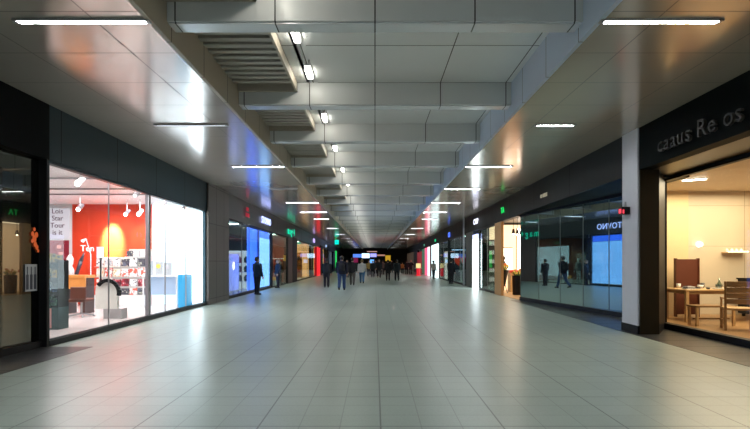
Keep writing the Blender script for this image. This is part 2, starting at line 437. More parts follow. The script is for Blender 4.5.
# --- bright red gadget and gift shop, y 8.6 .. 16.35
WX = lambda y: XL(y)
ENDY = 16.25
window(XL, 8.29, 16.35, .1, 3.24, [10.33, 12.2, 13.2, 14.7], M_glass, M_blueframe, jw=.014, st=.04)
MB().prism(fac(XL,12.22,12.36,.1,.18), .1, 3.2).build('trim_12', mat('mullion_grey',(.30,.27,.30),.4), kind=S)
MB().prism(fac(XL,8.29,16.35,.0,.14), 0, .1).build('trim_13', M_frame, kind=S)
MB().box(-13,-5.9,8.33,16.3,3.42,3.5).build('ceiling_shop', M_white, kind=S)
MB().box(-13,-5.9,8.33,16.3,.0,.03).build('floor_shop', M_lshopfloor, kind=S)
MB().box(-10.25,-7.55,ENDY,ENDY+.1,0.03,3.42).build('wall_red', M_redwall, kind=S)
MB().box(-13,-10.25,ENDY,ENDY+.1,0.03,3.42).build('wall_shop_white', M_white, kind=S)
M_whglow = emis('white_wall_emissive', (.78,.91,1.), .95, .35, .8)  # plain white wall; its emission stands in for strong shop lighting
MB().box(-7.55,-5.85,ENDY,ENDY+.1,.03,3.42).build('wall_white_emissive', M_whglow, kind=S)
MB().box(-13,-5.97,8.22,8.32,0.03,3.42).build('wall_shop_front', M_darkint, kind=S)
MB().box(-6.15,-5.82,16.05,16.2,.12,3.15).build('light_box', emis('white_lightbox',(.8,.92,1.),5.), label='tall glowing white light box at the right end of the red shop window', cat='light box')

def pt(px, py, y):
    """world point seen at a photograph pixel, at depth y"""
    return Vector(((px-375)*y/F, y, CH+(HOR-py)*y/F))

# white shelving unit with products
t = empty('display_shelf', (-8.4, 15.9, .03), 'white tiered display shelf against the red shop wall', 'shelf')
sh = MB().box(-9.3,-7.58,15.8,16.2,.03,.36)
sh.build('base', M_white, t)
lv = [.36,.64,.96,1.30]
M_shelfw = emis('shelf_board_glow', (.9,.85,.82), .35)  # slight emission lifts the shade on the shelf boards and back
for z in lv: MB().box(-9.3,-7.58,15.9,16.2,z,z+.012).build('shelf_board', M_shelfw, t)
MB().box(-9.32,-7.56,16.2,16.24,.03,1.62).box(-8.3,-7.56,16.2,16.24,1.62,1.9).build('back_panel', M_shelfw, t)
MB().box(-8.3,-7.58,15.9,16.2,1.62,1.645).build('top_shelf', M_white, t)
covers = [('white and red', cover_mat('cov_wr',(.85,.8,.78),(.5,.02,.02),(.75,.12,.08))),
          ('cream and orange', cover_mat('cov_co',(.8,.7,.55),(.75,.2,.03),(.85,.8,.75))),
          ('white and black', cover_mat('cov_wb',(.8,.8,.8),(.04,.04,.05),(.75,.75,.78))),
          ('dark grey', cover_mat('cov_dk',(.06,.06,.08),(.5,.5,.4),(.12,.13,.18))),
          ('deep red', cover_mat('cov_rd',(.35,.03,.05),(.7,.5,.5),(.12,.02,.03))),
          ('pale grey', cover_mat('cov_gr',(.6,.6,.62),(.2,.2,.25),(.8,.8,.8)))]
rown = ['bottom','second','third','fourth','top']
seq = [[2,0,0,3,0,3],[0,0,4,4,2,4],[1,0,1,0,0,0],[2,5,2,3,2,3],[3,2,5]]
for r in range(5):
    z = (lv+[1.645])[r]+.012*(r<4)+.004; n = len(seq[r]); xs = -9.25 if r < 4 else -8.25
    wd = (-7.6-xs)/n
    for k in range(n):
        nm, cm = covers[seq[r][k]]
        h = [.25,.28,.30,.29,.22][r]*random.uniform(.85,1); ww = wd*.86
        x = xs+wd*k+.02
        lab = f'{nm} boxed item, {rown[r]} white shelf, number {k+1} from left, red wall shop'
        MB().box(x,x+ww,15.90,15.97,z+.006,z+h, Matrix.Rotation(-.12,3,'X')).build('product_box', cm, label=lab, cat='box', group='boxed goods on the white shelf unit')

# poster wall left
t = empty('wall_poster', (-10.8, ENDY-.02, 2.3), 'large white poster with handwritten dark lettering beside the red wall', 'poster')
MB().box(-11.15,-10.33,ENDY-.03,ENDY-.01,2.25,3.28).build('sheet', emis('poster_white',(.8,.78,.85),.5), t)
POSTER_T = t
t = empty('wall_banner', (-10.6, ENDY-.02, 1), 'dark red banner with pink marks below the white poster', 'banner')
MB().box(-11.0,-10.35,ENDY-.03,ENDY-.01,.9,2.2).build('sheet', mat('banner_red',(.3,.02,.04),.5), t)
b = MB()
for k in range(5): b.box(-10.75+.06*(k%2),-10.6+.06*(k%2),ENDY-.036,ENDY-.03,1.0+.23*k,1.12+.23*k)
b.build('printed_marks', mat('print_pink',(.8,.35,.3),.5), t)
# hanging dark garment (diagonal)
g = MB().add([(-7.05,10.0,2.42),(-6.98,10.0,2.42),(-6.95,10.05,1.55),(-6.7,10.15,1.52),(-7.05,10.12,2.40),(-6.98,10.12,2.40),(-6.95,10.2,1.55),(-6.7,10.22,1.52),(-7.0,10.0,1.5),(-7.0,10.2,1.5)],
  [(0,1,3,2),(4,6,7,5),(0,4,5,1),(1,5,7,3),(2,3,7,6),(0,2,6,4)])
g.v = [(x-.12,y-.16,z) for x,y,z in g.v]
g.build('hanging_coat', mat('dark_cloth',(.015,.018,.025),.8), label='dark hanging coat at the left end of the red shop window', cat='coat')

# display rack near the window, left end
t = empty('display_rack', (-6.85, 10.3, .03), 'narrow dark display rack with yellow goods on top, at left end of red shop', 'rack')
MB().box(-7.05,-6.7,10.15,10.5,.03,.5).build('plinth', mat('plinth_teal',(.02,.06,.06),.4), t)
MB().box(-6.9,-6.84,10.14,10.15,.06,.48).build('stripe', mat('stripe_pink',(.65,.3,.28),.5), t)
MB().box(-7.05,-7.03,10.15,10.5,.5,1.5).box(-6.72,-6.7,10.15,10.5,.5,1.5).box(-7.05,-6.7,10.48,10.5,.5,1.5).build('rack_frame', M_black, t)
for z in (.5,.8,1.1,1.42): MB().box(-7.03,-6.72,10.15,10.48,z,z+.02).build('shelf_board', M_black, t)
gm = [('dark green', cover_mat('g_green',(.03,.09,.06),(.08,.2,.12),(.02,.03,.05))), ('dark blue', cover_mat('g_blue',(.02,.04,.10),(.1,.15,.3),(.02,.02,.03))),
      ('yellow and black', cover_mat('g_yel',(.35,.22,.02),(.02,.02,.015),(.10,.07,.02)))]
for r,(z,gi) in enumerate(((.524,0),(.824,1),(1.124,2),(1.444,2))):
    for k in range(2):
        MB().box(-7.01+.15*k,-6.88+.15*k,10.2,10.35,z,z+.2-.03*k).build('product_box', gm[gi][1], label=f'{gm[gi][0]} carton, {"left" if k==0 else "right"} on {rown[r]} shelf of narrow rack', cat='box', group='cartons on the narrow rack')

# orange counter and swivel chair
t = empty('wooden_counter', (-8.6, 13.2, .03), 'orange wooden counter in front of the red wall', 'counter')
MB().box(-8.65,-7.98,13.2,13.7,1.02,1.1).build('worktop', wood('orange_wood',(.65,.24,.05),(.8,.34,.09)), t)
MB().box(-8.65,-7.98,13.22,13.26,.72,1.02).build('front_panel', MATS['orange_wood'], t)
MB().box(-8.63,-8.5,13.24,13.68,.03,1.02).build('side_panel', mat('dark_brown',(.06,.02,.015),.5), t)
MB().box(-8.1,-8.0,13.24,13.68,.03,1.02).build('side_panel', MATS['dark_brown'], t)
t = empty('swivel_chair', (-7.65, 12.6, .03), 'brown swivel chair with star base beside the counter', 'chair')
MB().box(-7.95,-7.5,12.4,12.85,.42,.5).build('seat', M_redbrown, t, bevel=.02)
MB().box(-7.85,-7.45,12.35,12.4,.5,.82).build('backrest', M_redbrown, t, bevel=.02)
MB().tube((-7.72,12.62,.1),(-7.72,12.62,.42),.025).build('post', M_alu, t)
st = MB()
for k in range(5):
    a = 2*PI*k/5+.3; st.bar((-7.72,12.62,.11),(-7.72+.3*math.cos(a),12.62+.3*math.sin(a),.07),.035)
    st.ball((-7.72+.3*math.cos(a),12.62+.3*math.sin(a),.055),.025)
st.build('star_base', M_alu, t)
# white arch display on plinth
t = empty('arched_display', (-6.75, 12.1, .03), 'white arched display piece with black rim on a grey plinth', 'display')
MB().box(-6.85,-6.4,12.1,12.4,.03,.28).build('plinth', mat('plinth_grey',(.4,.38,.38),.5), t)
def arch(x0, x1, y0, y1, z0, ztop, n=10):
    r = (x1-x0)/2; cz = ztop-r; pts = [(x0,z0)]+[((x0+x1)/2-r*math.cos(PI*k/n), cz+r*math.sin(PI*k/n)) for k in range(n+1)]+[(x1,z0)]
    m = MB(); N = len(pts)
    return m.add([(x,y0,z) for x,z in pts]+[(x,y1,z) for x,z in pts], [tuple(range(N))[::-1][::-1], tuple(range(N,2*N))[::-1]]+[(i,i+N,(i+1)%N+N,(i+1)%N) for i in range(N)])
arch(-7.05,-6.5,12.1,12.2,.28,1.0).build('arch_panel', mat('arch_white',(.75,.74,.68),.4), t)
r_ = MB()
for k in range(12):
    a0, a1 = PI*k/14-.2, PI*(k+1)/14-.2
    r_.bar((-6.72+.29*math.cos(a0),12.06,.68+.32*math.sin(a0)),(-6.72+.29*math.cos(a1),12.06,.68+.32*math.sin(a1)),.05,.09)
r_.build('rim', M_black, t)
# floor lamp, script on the wall, small white things
t = empty('floor_lamp', (-9.1, 15.2, .03), 'thin white floor lamp with a bent arm before the red wall', 'floor lamp')
MB().tube((-9.0,15.2,.03),(-9.0,15.2,.06),.13).build('base', M_white, t)
MB().tube((-9.0,15.2,.06),(-9.0,15.2,1.7),.015).tube((-9.0,15.2,1.7),(-9.15,15.2,2.2),.013).build('pole', M_white, t)
MB().tube((-9.15,15.2,2.2),(-9.27,15.2,2.12),.02,.06).build('lamp_shade', M_white, t)

t = empty('small_monitor', (-8.8, 15.4, 1.5), 'small pale lavender screen on a black stand by the red wall', 'monitor')
MB().box(-8.93,-8.72,15.4,15.42,1.6,1.95).build('screen', emis('lavender',(.7,.7,.95),.9), t)
MB().box(-8.84,-8.80,15.42,15.45,.03,1.6).build('stand', M_black, t)
t = empty('display_figure', (-9.75, 15.3, .03), 'white bust on a white pedestal at the left of the red wall', 'figure')
MB().box(-9.9,-9.6,15.2,15.5,.03,1.05).build('pedestal', M_white, t)
MB().rings([(-9.75,15.35,1.05,.12,.1),(-9.75,15.35,1.2,.13,.1),(-9.75,15.35,1.34,.06,.06),(-9.75,15.35,1.42,.09,.1),(-9.75,15.35,1.58,.1,.11),(-9.75,15.35,1.7,.04,.04)]).build('bust', M_white, t, smooth=True)
MB().caps([(-9.4,15.1,1.05,.05),(-9.25,15.1,1.5,.06),(-9.15,15.1,1.75,.02)]).build('skittle', mat('dark_glossy',(.05,.04,.06),.2), smooth=True, label='dark leaning club shaped item standing beside the white bust', cat='ornament')
bpy.data.objects['skittle'].location.z = 0

# white half: table, counter, products
t = empty('display_table', (-6.8, 15.3, .03), 'white display table in the white lit half of the red shop', 'table')
MB().box(-7.35,-6.2,15.1,15.6,1.0,1.04).build('tabletop', M_white, t)
MB().box(-7.25,-6.3,15.3,15.32,.42,1.0).build('screen_panel', emis('pale_blue_panel',(.5,.66,.9),.45), t)
for x in (-7.3,-6.25):
    for y in (15.13,15.55): MB().box(x-.02,x+.02,y-.02,y+.02,.03,1.0).build('leg', M_white, t)
MB().box(-6.2,-5.98,15.1,15.7,.03,1.06).build('counter_block', emis('sky_blue_counter',(.04,.42,.8),.55), label='sky blue counter block at the end of the white display table', cat='counter')
for k,(x,c_,lab) in enumerate(((-7.2,(.05,.5,.35),'white panel with a green roundel'),(-6.9,(.75,.6,.1),'white panel with a yellow roundel'),(-6.62,(.5,.5,.55),'white panel with a grey roundel'))):
    t = empty('standing_card', (x,15.35,1.044), lab+' standing on the white display table', 'card')
    MB().box(x-.12,x+.12,15.33,15.35,1.044,1.5-.03*k).build('sheet', mat('panel_white',(.38,.42,.46),.5), t)
    MB().tube((x-.02,15.33,1.36-.03*k),(x-.02,15.32,1.36-.03*k),.07).build('roundel', mat('roundel%d'%k,c_,.5), t)
# tracks and spots
M_spot = emis('spot_face', (1,.97,.92), 30.)
tr = MB()
for y in (11.0, 12.6, 13.6):
    MB().box(-10.5,-5.98,y-.015,y+.015,3.36,3.40).build('track_rail', M_alu if y < 12 else mat('rail_grey',(.25,.22,.23),.5), label=f'thin ceiling track rail in the red shop, {["nearest","middle","farthest"][(11.0,12.6,13.6).index(y)]} of three', cat='track rail')
spots = [(80,182,10.6,1,'white'),(80,208,13.9,1,'grey'),(127,213,14.9,1,'grey'),(140,213,14.9,1,'white'),(137,194,12.7,0,'dark'),(164,204,14.4,0,'dark'),(184,208,15.5,0,'dark')]
sl = ['biggest white spotlight at the upper left of the red shop window','grey spotlight hanging before the red wall, left','grey spotlight above the white shelf, left of a pair','white spotlight above the white shelf, right of a pair','dark spotlight near the glass above the grey mullion','dark spotlight in the white half, left of two','dark spotlight in the white half, right of two']
for (px,py,y,lit,cn), lab in zip(spots, sl):
    p = pt(px,py,y); t = empty('track_spotlight', (p.x,y,3.4), lab, 'spotlight')
    MB().tube((p.x,y,p.z+.05),(p.x,y,3.42),.012).build('stem', M_alu, t)
    MB().tube((p.x+.02,y+.1,p.z+.1),(p.x-.02,y-.05,p.z-.04),.05,.065).build('lamp_head', M_white if cn=='white' else mat('spot_dark',(.12,.1,.11),.4), t, smooth=False)
    MB().ball((p.x-.02,y-.055,p.z-.045),.055,.03,.055).build('bulb', M_spot if lit else M_strip_off, t)

# brown grey clad wall between shops
MB().prism(fac(XL,16.35,18.75,-.06,.3), 0, SOF).build('wall_pier', M_brownwall, kind=S)

# --- partitions of left shops
def part_wall(side, y, x_in, m=M_darkint, nm='wall_partition'):
    s = -1 if side == 'L' else 1
    MB().box(s*x_in, s*13, y-.05, y+.05, 0, 4.1).build(nm, m, kind=S)
part_wall('L', 16.6, 6.05); part_wall('L', 27.6, 6.1); part_wall('L', 36.0, 6.2, mat('red_brown_wall',(.35,.09,.05),.6)); part_wall('L', 50.7, 6.5); part_wall('L', 66, 6.6)
MB().prism([(-13,18.75),(-5.95,18.75),(-7.1,Y1),(-13,Y1)], 3.5, 3.55).build('ceiling_shops_left', mat('shop_ceiling_dark',(.05,.055,.055),.4), kind=S)
MB().prism([(13,18.45),(5.6,18.45),(6.8,Y1),(13,Y1)], 3.5, 3.55).build('ceiling_shops_right', MATS['shop_ceiling_dark'], kind=S)

# --- blue shop 18.8 .. 27.4
window(XL, 18.8, 27.4, 0, 3.22, [21.2, 22.5], M_glassd, M_frame, sill=.12)
M_blue1 = emis('blue_lightbox', (.05,.16,1.), 2.6, .3, .8); M_blue2 = emis('pale_blue_lightbox', (.24,.48,1.), 2.6, .2, .6)
MB().prism(fac(XL,22.55,24.3,.12,.2), .15, 3.1).build('light_box', M_blue1, label='deep blue light box panel behind glass behind the man in blue', cat='light box')
MB().prism(fac(XL,24.3,24.7,.10,.25), .12, 3.12).build('light_box', emis('navy',(.01,.05,.5),.8), label='narrow dark blue strip between the two blue light boxes', cat='light box')
MB().prism(fac(XL,24.75,27.3,.12,.2), .15, 2.75).build('light_box', M_blue2, label='pale blue light box panel right of the man in blue', cat='light box')
MB().prism(fac(XL,24.75,27.3,.14,.2), 2.77, 3.12).build('light_box', M_blue1, label='short deep blue light box above the pale blue panel', cat='light box')
t = empty('lit_screen', (-6.6,21.9,0), 'lavender glowing screen inside the left window of the blue shop', 'screen')
MB().box(-6.75,-6.7,21.6,23.6,.12,1.85).build('panel', emis('lavender_panel',(.42,.45,.85),.9,.4,1.), t)
MB().box(-6.76,-6.69,21.55,21.6,0,1.9).box(-6.76,-6.69,23.6,23.65,0,1.9).build('screen_frame', M_alu, t)
MB().ball((-6.68,22.7,1.3),.02,.16,.2).build('bright_spot', emis('wht_spot',(1,.9,.95),3.), t)  # small glowing ball makes a bright spot on the panel
t = empty('display_shelf', (-7.5,26.5,0), 'white lit shelf with dark goods inside the blue shop', 'shelf')
MB().box(-8.3,-6.7,26.4,26.5,0,2.1).build('back_panel', emis('shelf_white',(.7,.75,.8),.8), t)
for z in (.4,.9,1.4,1.9): MB().box(-8.3,-6.7,26.0,26.4,z,z+.03).build('shelf_board', M_white, t)
for r,z in enumerate((.434,.934,1.434)):
    for k in range(4):
        MB().rings([(-8.1+.36*k,26.15,z,.1,.1),(-8.1+.36*k,26.15,z+.22,.13,.1),(-8.1+.36*k,26.15,z+.34,.05,.05)]).build('dark_vase', mat('vase_dark',(.03,.04,.06),.3), label=f'dark vase {k+1} from left on {rown[r]} board of the white shelf, blue shop', cat='vase', group='dark vases in the blue shop')
MB().box(-13,-6.0,18.8,27.3,0,.02).build('floor_shop', mat('blue_shop_floor',(.35,.33,.42),.25), kind=S)

# --- shop three 27.7 .. 33.3, brown pillar, black pier
window(XL, 27.7, 33.0, 0, 3.22, [], M_glassd, M_frame, sill=.05)
MB().prism(fac(XL,33.0,34.9,.0,.3), 0, 3.22).build('wall_brown_pillar', mat('pillar_brown',(.13,.06,.045),.4), kind=S)
MB().prism(fac(XL,34.9,37.0,-.02,.3), 0, 3.3).build('wall_black_pier', M_black, kind=S)
t = empty('clothes_rail', (-6.8,34.2,0), 'rail of dark red and brown clothes inside the shop with the green sign', 'clothes rail')
MB().tube((-7.75,34.2,1.72),(-6.25,34.2,1.72),.02).tube((-7.75,34.2,0),(-7.75,34.2,1.72),.02).tube((-6.25,34.2,0),(-6.25,34.2,1.72),.02).build('rail', M_alu, t)
cl = [mat('cloth_red',(.35,.04,.02),.8), mat('cloth_brown',(.16,.07,.03),.8), mat('cloth_dark',(.03,.03,.05),.8)]
for k in range(9):
    x = -7.64+.16*k
    o = MB().rings([(x,34.2,.75,.06,.24),(x,34.2,1.3,.055,.2),(x,34.2,1.6,.05,.22),(x,34.2,1.67,.02,.05)]).build('garment', cl[k%3], smooth=True, label=f'{["red","brown","dark"][k%3]} garment, number {k+1} from left on the rail behind left glass', cat='garment', group='garments on the left rail')
t = empty('display_stand', (-6.3,29.85,0), 'small stand with orange and white goods at the foot of the brown pillar', 'stand')
MB().box(-6.45,-6.15,29.6,30.05,.0,.35).build('base', M_white, t)
MB().box(-6.42,-6.18,29.65,30.0,.35,.55).build('tray', emis('tray_orange',(.9,.4,.1),.5), t)

# --- warm shop 37 .. 48, red column
window(XL, 37.05, 51.3, 0, 3.22, [40.5,44,47.6], M_glassd, M_frame, sill=.08)
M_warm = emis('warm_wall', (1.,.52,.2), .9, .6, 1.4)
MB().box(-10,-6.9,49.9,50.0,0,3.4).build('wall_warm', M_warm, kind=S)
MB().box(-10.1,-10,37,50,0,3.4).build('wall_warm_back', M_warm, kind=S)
for j,y in enumerate((42.,46.)):
    t = empty('shelf_rack', (-8,y,0), f'{["nearer","farther"][j]} dark rack of hats and bags in the warm lit shop', 'rack')
    MB().box(-8.7,-7.0,y,y+.04,0,2.4).build('back_panel', mat('rack_amber',(.5,.22,.06),.5), t)
    for z in (.5,1.1,1.7): MB().box(-8.7,-7.0,y-.35,y,z,z+.03).build('shelf_board', M_black, t)
    for r,z in enumerate((.534,1.134,1.734)):
        for k in range(4): MB().rings([(-8.5+.4*k,y-.18,z,.13,.09),(-8.5+.4*k,y-.18,z+.2,.11,.08),(-8.5+.4*k,y-.18,z+.28,.05,.03)]).build('handbag', cl[(k+r)%3], label=f'handbag {k+1} from left, {["lowest","middle","highest"][r]} board of {["nearer","farther"][j]} amber rack, warm left shop', cat='handbag', group='bags in the warm lit shop')
MB().prism(fac(XL,51.4,54.5,-.05,.3), 0, 3.1).build('light_column', emis('red_column',(1.,.02,.03),.75), label='glowing red column on the left side of the hall', cat='column')
MB().prism(fac(XL,54.55,57.5,-.06,.3), 0, 3.4).build('wall_black_pier', M_black, kind=S)
window(XL, 57.6, 65, 0, 3.22, [60], M_glassd, M_frame, sill=.08)
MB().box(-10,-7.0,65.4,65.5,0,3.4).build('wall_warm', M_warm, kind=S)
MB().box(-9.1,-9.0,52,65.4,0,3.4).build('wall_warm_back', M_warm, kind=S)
MB().prism(fac(XL,65,67,-.06,.3), 0, 3.22).build('wall_black_pier', M_black, kind=S)
window(XL, 67, 76, 0, 3.22, [71], M_glassd, M_frame, sill=.08)
MB().prism(fac(XL,68,73,.5,.6), .0, 2.2).build('light_box', emis('cobalt',(.03,.15,.8),1.3), label='cobalt blue light box behind glass far down the left side', cat='light box')
MB().prism(fac(XL,76,Y1,.0,.3), 0, 3.22).build('wall_dark_far_left', mat('far_wall_dark',(.03,.035,.04),.4), kind=S)
MB().prism(fac(XL,80,82,-.1,-.02), .6, 3.4).build('light_column', emis('green_column',(.02,.8,.12),.8), label='thin glowing green vertical sign far down the left side', cat='sign')

# --- left fascia signs
def split_letters(o, m, name='letter'):
    """one child mesh per letter of a sign"""
    me = o.data; par = list(range(len(me.vertices)))
    def f(a):
        while par[a] != a: par[a] = par[par[a]]; a = par[a]
        return a
    for e in me.edges: par[f(e.vertices[0])] = f(e.vertices[1])
    grp = {}
    for p in me.polygons: grp.setdefault(f(p.vertices[0]), []).append(tuple(p.vertices))
    out = []
    for fs in grp.values():
        ids = sorted({i for q in fs for i in q}); mp = {v:i for i,v in enumerate(ids)}
        out.append(([tuple(me.vertices[i].co) for i in ids], [tuple(mp[i] for i in q) for q in fs]))
    return out
def sign(txt, size, m, M, loc, label, sp=1., ext=.012, parent=None, cat='sign', nm='shop_sign'):
    o = text_mesh(txt, size, ext, 'tmp', m, None, M, sp)
    parts = split_letters(o, m); bpy.data.objects.remove(o)
    t = parent or empty(nm, loc, label, cat)
    for vs, fs in parts: MB().add(vs, fs).build('letter', m, t)
    return t
def side_sign(side, y, z, txt, size, m, label, sp=1.):
    X = XL if side == 'L' else XR
    x = X(y) + (.07 if side == 'L' else -.07)
    sign(txt, size, m, wall_M(side, x, y, z), (x,y,z), label, sp)
side_sign('L', 21.6, 3.70, 'BES\nTORE', .26, emis('sign_dark_red',(.75,.02,.06),.28), 'dark red two line shop sign on the left fascia', 1.1)
side_sign('L', 25.6, 3.64, 'STOVNO', .50, emis('sign_white_violet',(.45,.52,1.),2.), 'glowing white violet lettering above the blue light boxes', 1.1)
side_sign('L', 33.9, 3.62, 'mag+4', .72, emis('sign_green',(.0,.75,.42),.9), 'glowing green lettering on the left fascia', 1.6)
side_sign('L', 48.2, 3.62, 'NS', .6, emis('sign_lilac',(.6,.45,1.),1.6), 'small lilac white sign on the left fascia above the warm lit shop', 2.)
side_sign('L', 62, 3.63, 'mo', .7, emis('sign_bluewhite',(.5,.7,1.),1.), 'pale blue sign far along the left fascia', 2.)

for o in [c for c in POSTER_T.children if c.name.startswith('sheet')]:
    lt = text_mesh('Lois\nStar\nTour\nis it', .24, .004, 'tmp', M_black, None, front_M(-10.73,ENDY-.035,2.82), 1.0)
    for vs, fs in split_letters(lt, M_black):
        MB().add([Vector(v) for v in vs], fs).build('letter', mat('ink_purple',(.12,.05,.10),.6), o)
    bpy.data.objects.remove(lt)
sign('Ten', .30, emis('letter_white',(1,.9,.88),1.2), front_M(-9.72,ENDY-.03,1.92), (-9.72,ENDY-.03,1.92), 'white scribbled lettering on the red wall', 1., .008, nm='wall_lettering', cat='lettering')
# teal glowing panel below the soffit
t = empty('hanging_panel', (-4.3,53,SOF), 'small teal glowing panel hanging from the left soffit far away', 'sign')
MB().box(-4.45,-4.0,53,53.1,3.45,3.95).build('panel', emis('teal_panel',(.0,.6,.5),1.2), t)
MB().tube((-4.2,53.05,3.95),(-4.2,53.05,SOF),.02).build('hanger', M_black, t)

# ================================================================ RIGHT SIDE
# --- furniture shop in the foreground: recessed window at x = 6.4
wn[0] += 1
w = empty(f'window_{wn[0]}', (6.4,2,0), kind=S)
MB().box(6.33,6.48,Y0,10.7,0,.13).box(6.36,6.46,Y0,10.7,3.24,3.32).box(6.36,6.46,10.62,10.7,.13,3.24).build('window_frame', M_black, w)
for a, b in ((Y0,-1.5),(-1.49,3.2),(3.21,7.3),(7.31,10.62)):
    MB().box(6.4,6.412,a,b,.13,3.24).build('glass_pane', M_glass, w)
# column
c = empty('wall_column', (5.5,10,0), kind=S)
MB().prism([(XR(9.7)-.03,9.7),(XR(10.3)-.03,10.32),(5.6,10.32),(5.6,9.7)], .17, SOF).build('shaft', M_col, c)
MB().prism([(XR(9.7)-.04,9.68),(XR(10.3)-.04,10.34),(5.62,10.34),(5.62,9.68)], 0, .17).build('plinth', M_black, c)
MB().box(5.34,5.72,9.66,9.7,.0,3.32).build('wall_bronze', M_bronze, kind=S)
MB().prism([(5.72,9.66),(5.72,9.75),(6.38,10.75),(6.48,10.7)], 0, 3.32).build('wall_black_reveal', M_black, kind=S)
MB().prism([(5.62,10.3),(5.75,9.9),(6.5,10.8),(6.55,12.1),(6.4,12.1)], 0, 3.3).build('wall_behind_column', M_black, kind=S)
# device on the column
t = empty('wall_device', (5.28,10.02,2.55), 'small black box with a red light on the white column', 'device')
MB().box(5.14,5.31,9.98,10.14,2.45,2.61).build('housing', M_black, t, bevel=.01)
MB().box(5.13,5.14,10.02,10.1,2.48,2.57).box(5.15,5.18,9.974,9.982,2.47,2.55).build('indicator', emis('red_indicator',(.9,.05,.08),1.2), t)
MB().tube((5.25,10.07,2.62),(5.25,10.07,2.72),.03,.02).build('bracket', M_alu, t)
# interior
M_cream = emis('cream_wall_lit', (.82,.58,.3), .12)
MB().box(6.5,13,Y0,13.3,0,.02).build('floor_shop', wood('timber_floor',(.28,.15,.06),(.42,.25,.11),.35,2.,(8,1,1)), kind=S)
MB().box(6.5,13,Y0,13.3,3.42,3.5).build('ceiling_shop', mat('cream_ceiling',(.62,.5,.34),.5), kind=S)
MB().box(6.5,8.62,13.2,13.3,.02,3.42).build('wall_cream_left', mat('cream_yellow',(.74,.58,.34),.5,var=.04), kind=S)
MB().box(8.64,13,13.25,13.35,.02,3.42).build('wall_cream', panel_mat('cream_panels',(.62,.53,.40),(.3,.25,.18),[(0,1.6,8.6,.006),(2,1.12,1.9,.004)],rough=.4), kind=S)
MB().box(12.4,12.5,Y0,13.2,.02,3.42).build('wall_cream_back', mat('cream_back',(.62,.53,.40),.5), kind=S)
# logo disc + lit shelf on the wall
t = empty('wall_light', (8.95,13.2,2), 'small round glowing wall lamp on the cream wall', 'wall lamp')
MB().tube((8.92,13.22,1.95),(8.92,13.14,1.95),.075,.06,16).build('lamp_shade', emis('glow_warm',(1.,.95,.85),4.), t)
MB().tube((8.92,13.25,1.95),(8.92,13.22,1.95),.05).build('mount', M_alu, t)
t = empty('wall_shelf', (9.85,13.2,1.7), 'thin wall shelf with a glowing light line on the cream wall', 'shelf')
MB().box(9.55,10.15,13.02,13.24,1.71,1.735).build('shelf_board', M_wood, t)
MB().box(9.58,10.12,13.0,13.02,1.735,1.755).build('light_line', emis('warm_line',(1.,.85,.6),6.), t)
for k in range(4):
    MB().rings([(9.62+.13*k,13.12,1.738,.03,.03),(9.62+.13*k,13.12,1.80,.035,.035),(9.62+.13*k,13.12,1.83,.012,.012)]).build('small_jar', M_white, label=f'small white jar on the lit wall shelf, number {k+1} from the left', cat='jar', group='jars on the wall shelf')
# ceiling linear lights inside
for (x0,x1,y,lab) in ((8.3,9.0,9.6,'long thin ceiling lamp in the furniture shop'),(8.6,8.9,8.7,'short ceiling lamp in the furniture shop nearest the top right corner'),(7.3,7.7,11.4,'small ceiling lamp at the left of the furniture shop')):
    t = empty('ceiling_light', (x0,y,3.4), lab, 'ceiling light')
    MB().bar((x0,y,3.39),(x1,y-.25,3.39),.05,.03).build('diffuser', emis('warm_strip',(1.,.9,.72),14.), t)
    MB().bar((x0-.02,y+.005,3.41),(x1+.02,y-.26,3.41),.07,.02).build('housing', M_white, t)

def table(x0,x1,y0,y1,h):
    t = empty('dining_table', ((x0+x1)/2,(y0+y1)/2,.02), 'long pale wooden dining table covered with tableware in the right shop window', 'table')
    MB().box(x0,x1,y0,y1,h-.035,h).build('tabletop', M_wood, t, bevel=.006)
    MB().box(x0+.05,x1-.05,y0+.03,y0+.05,h-.11,h-.035).box(x0+.05,x1-.05,y1-.05,y1-.03,h-.11,h-.035).box(x0+.05,x0+.07,y0+.05,y1-.05,h-.11,h-.035).box(x1-.07,x1-.05,y0+.05,y1-.05,h-.11,h-.035).build('apron', M_woodd, t)
    for x in (x0+.05,x1-.05):
        for y in (y0+.05,y1-.05): MB().prism([(x-.035,y-.035),(x+.035,y-.035),(x+.035,y+.035),(x-.035,y+.035)], .02, h-.035).build('leg', M_wood, t)
    return t
table(7.42,10.2,11.45,12.35,.80)
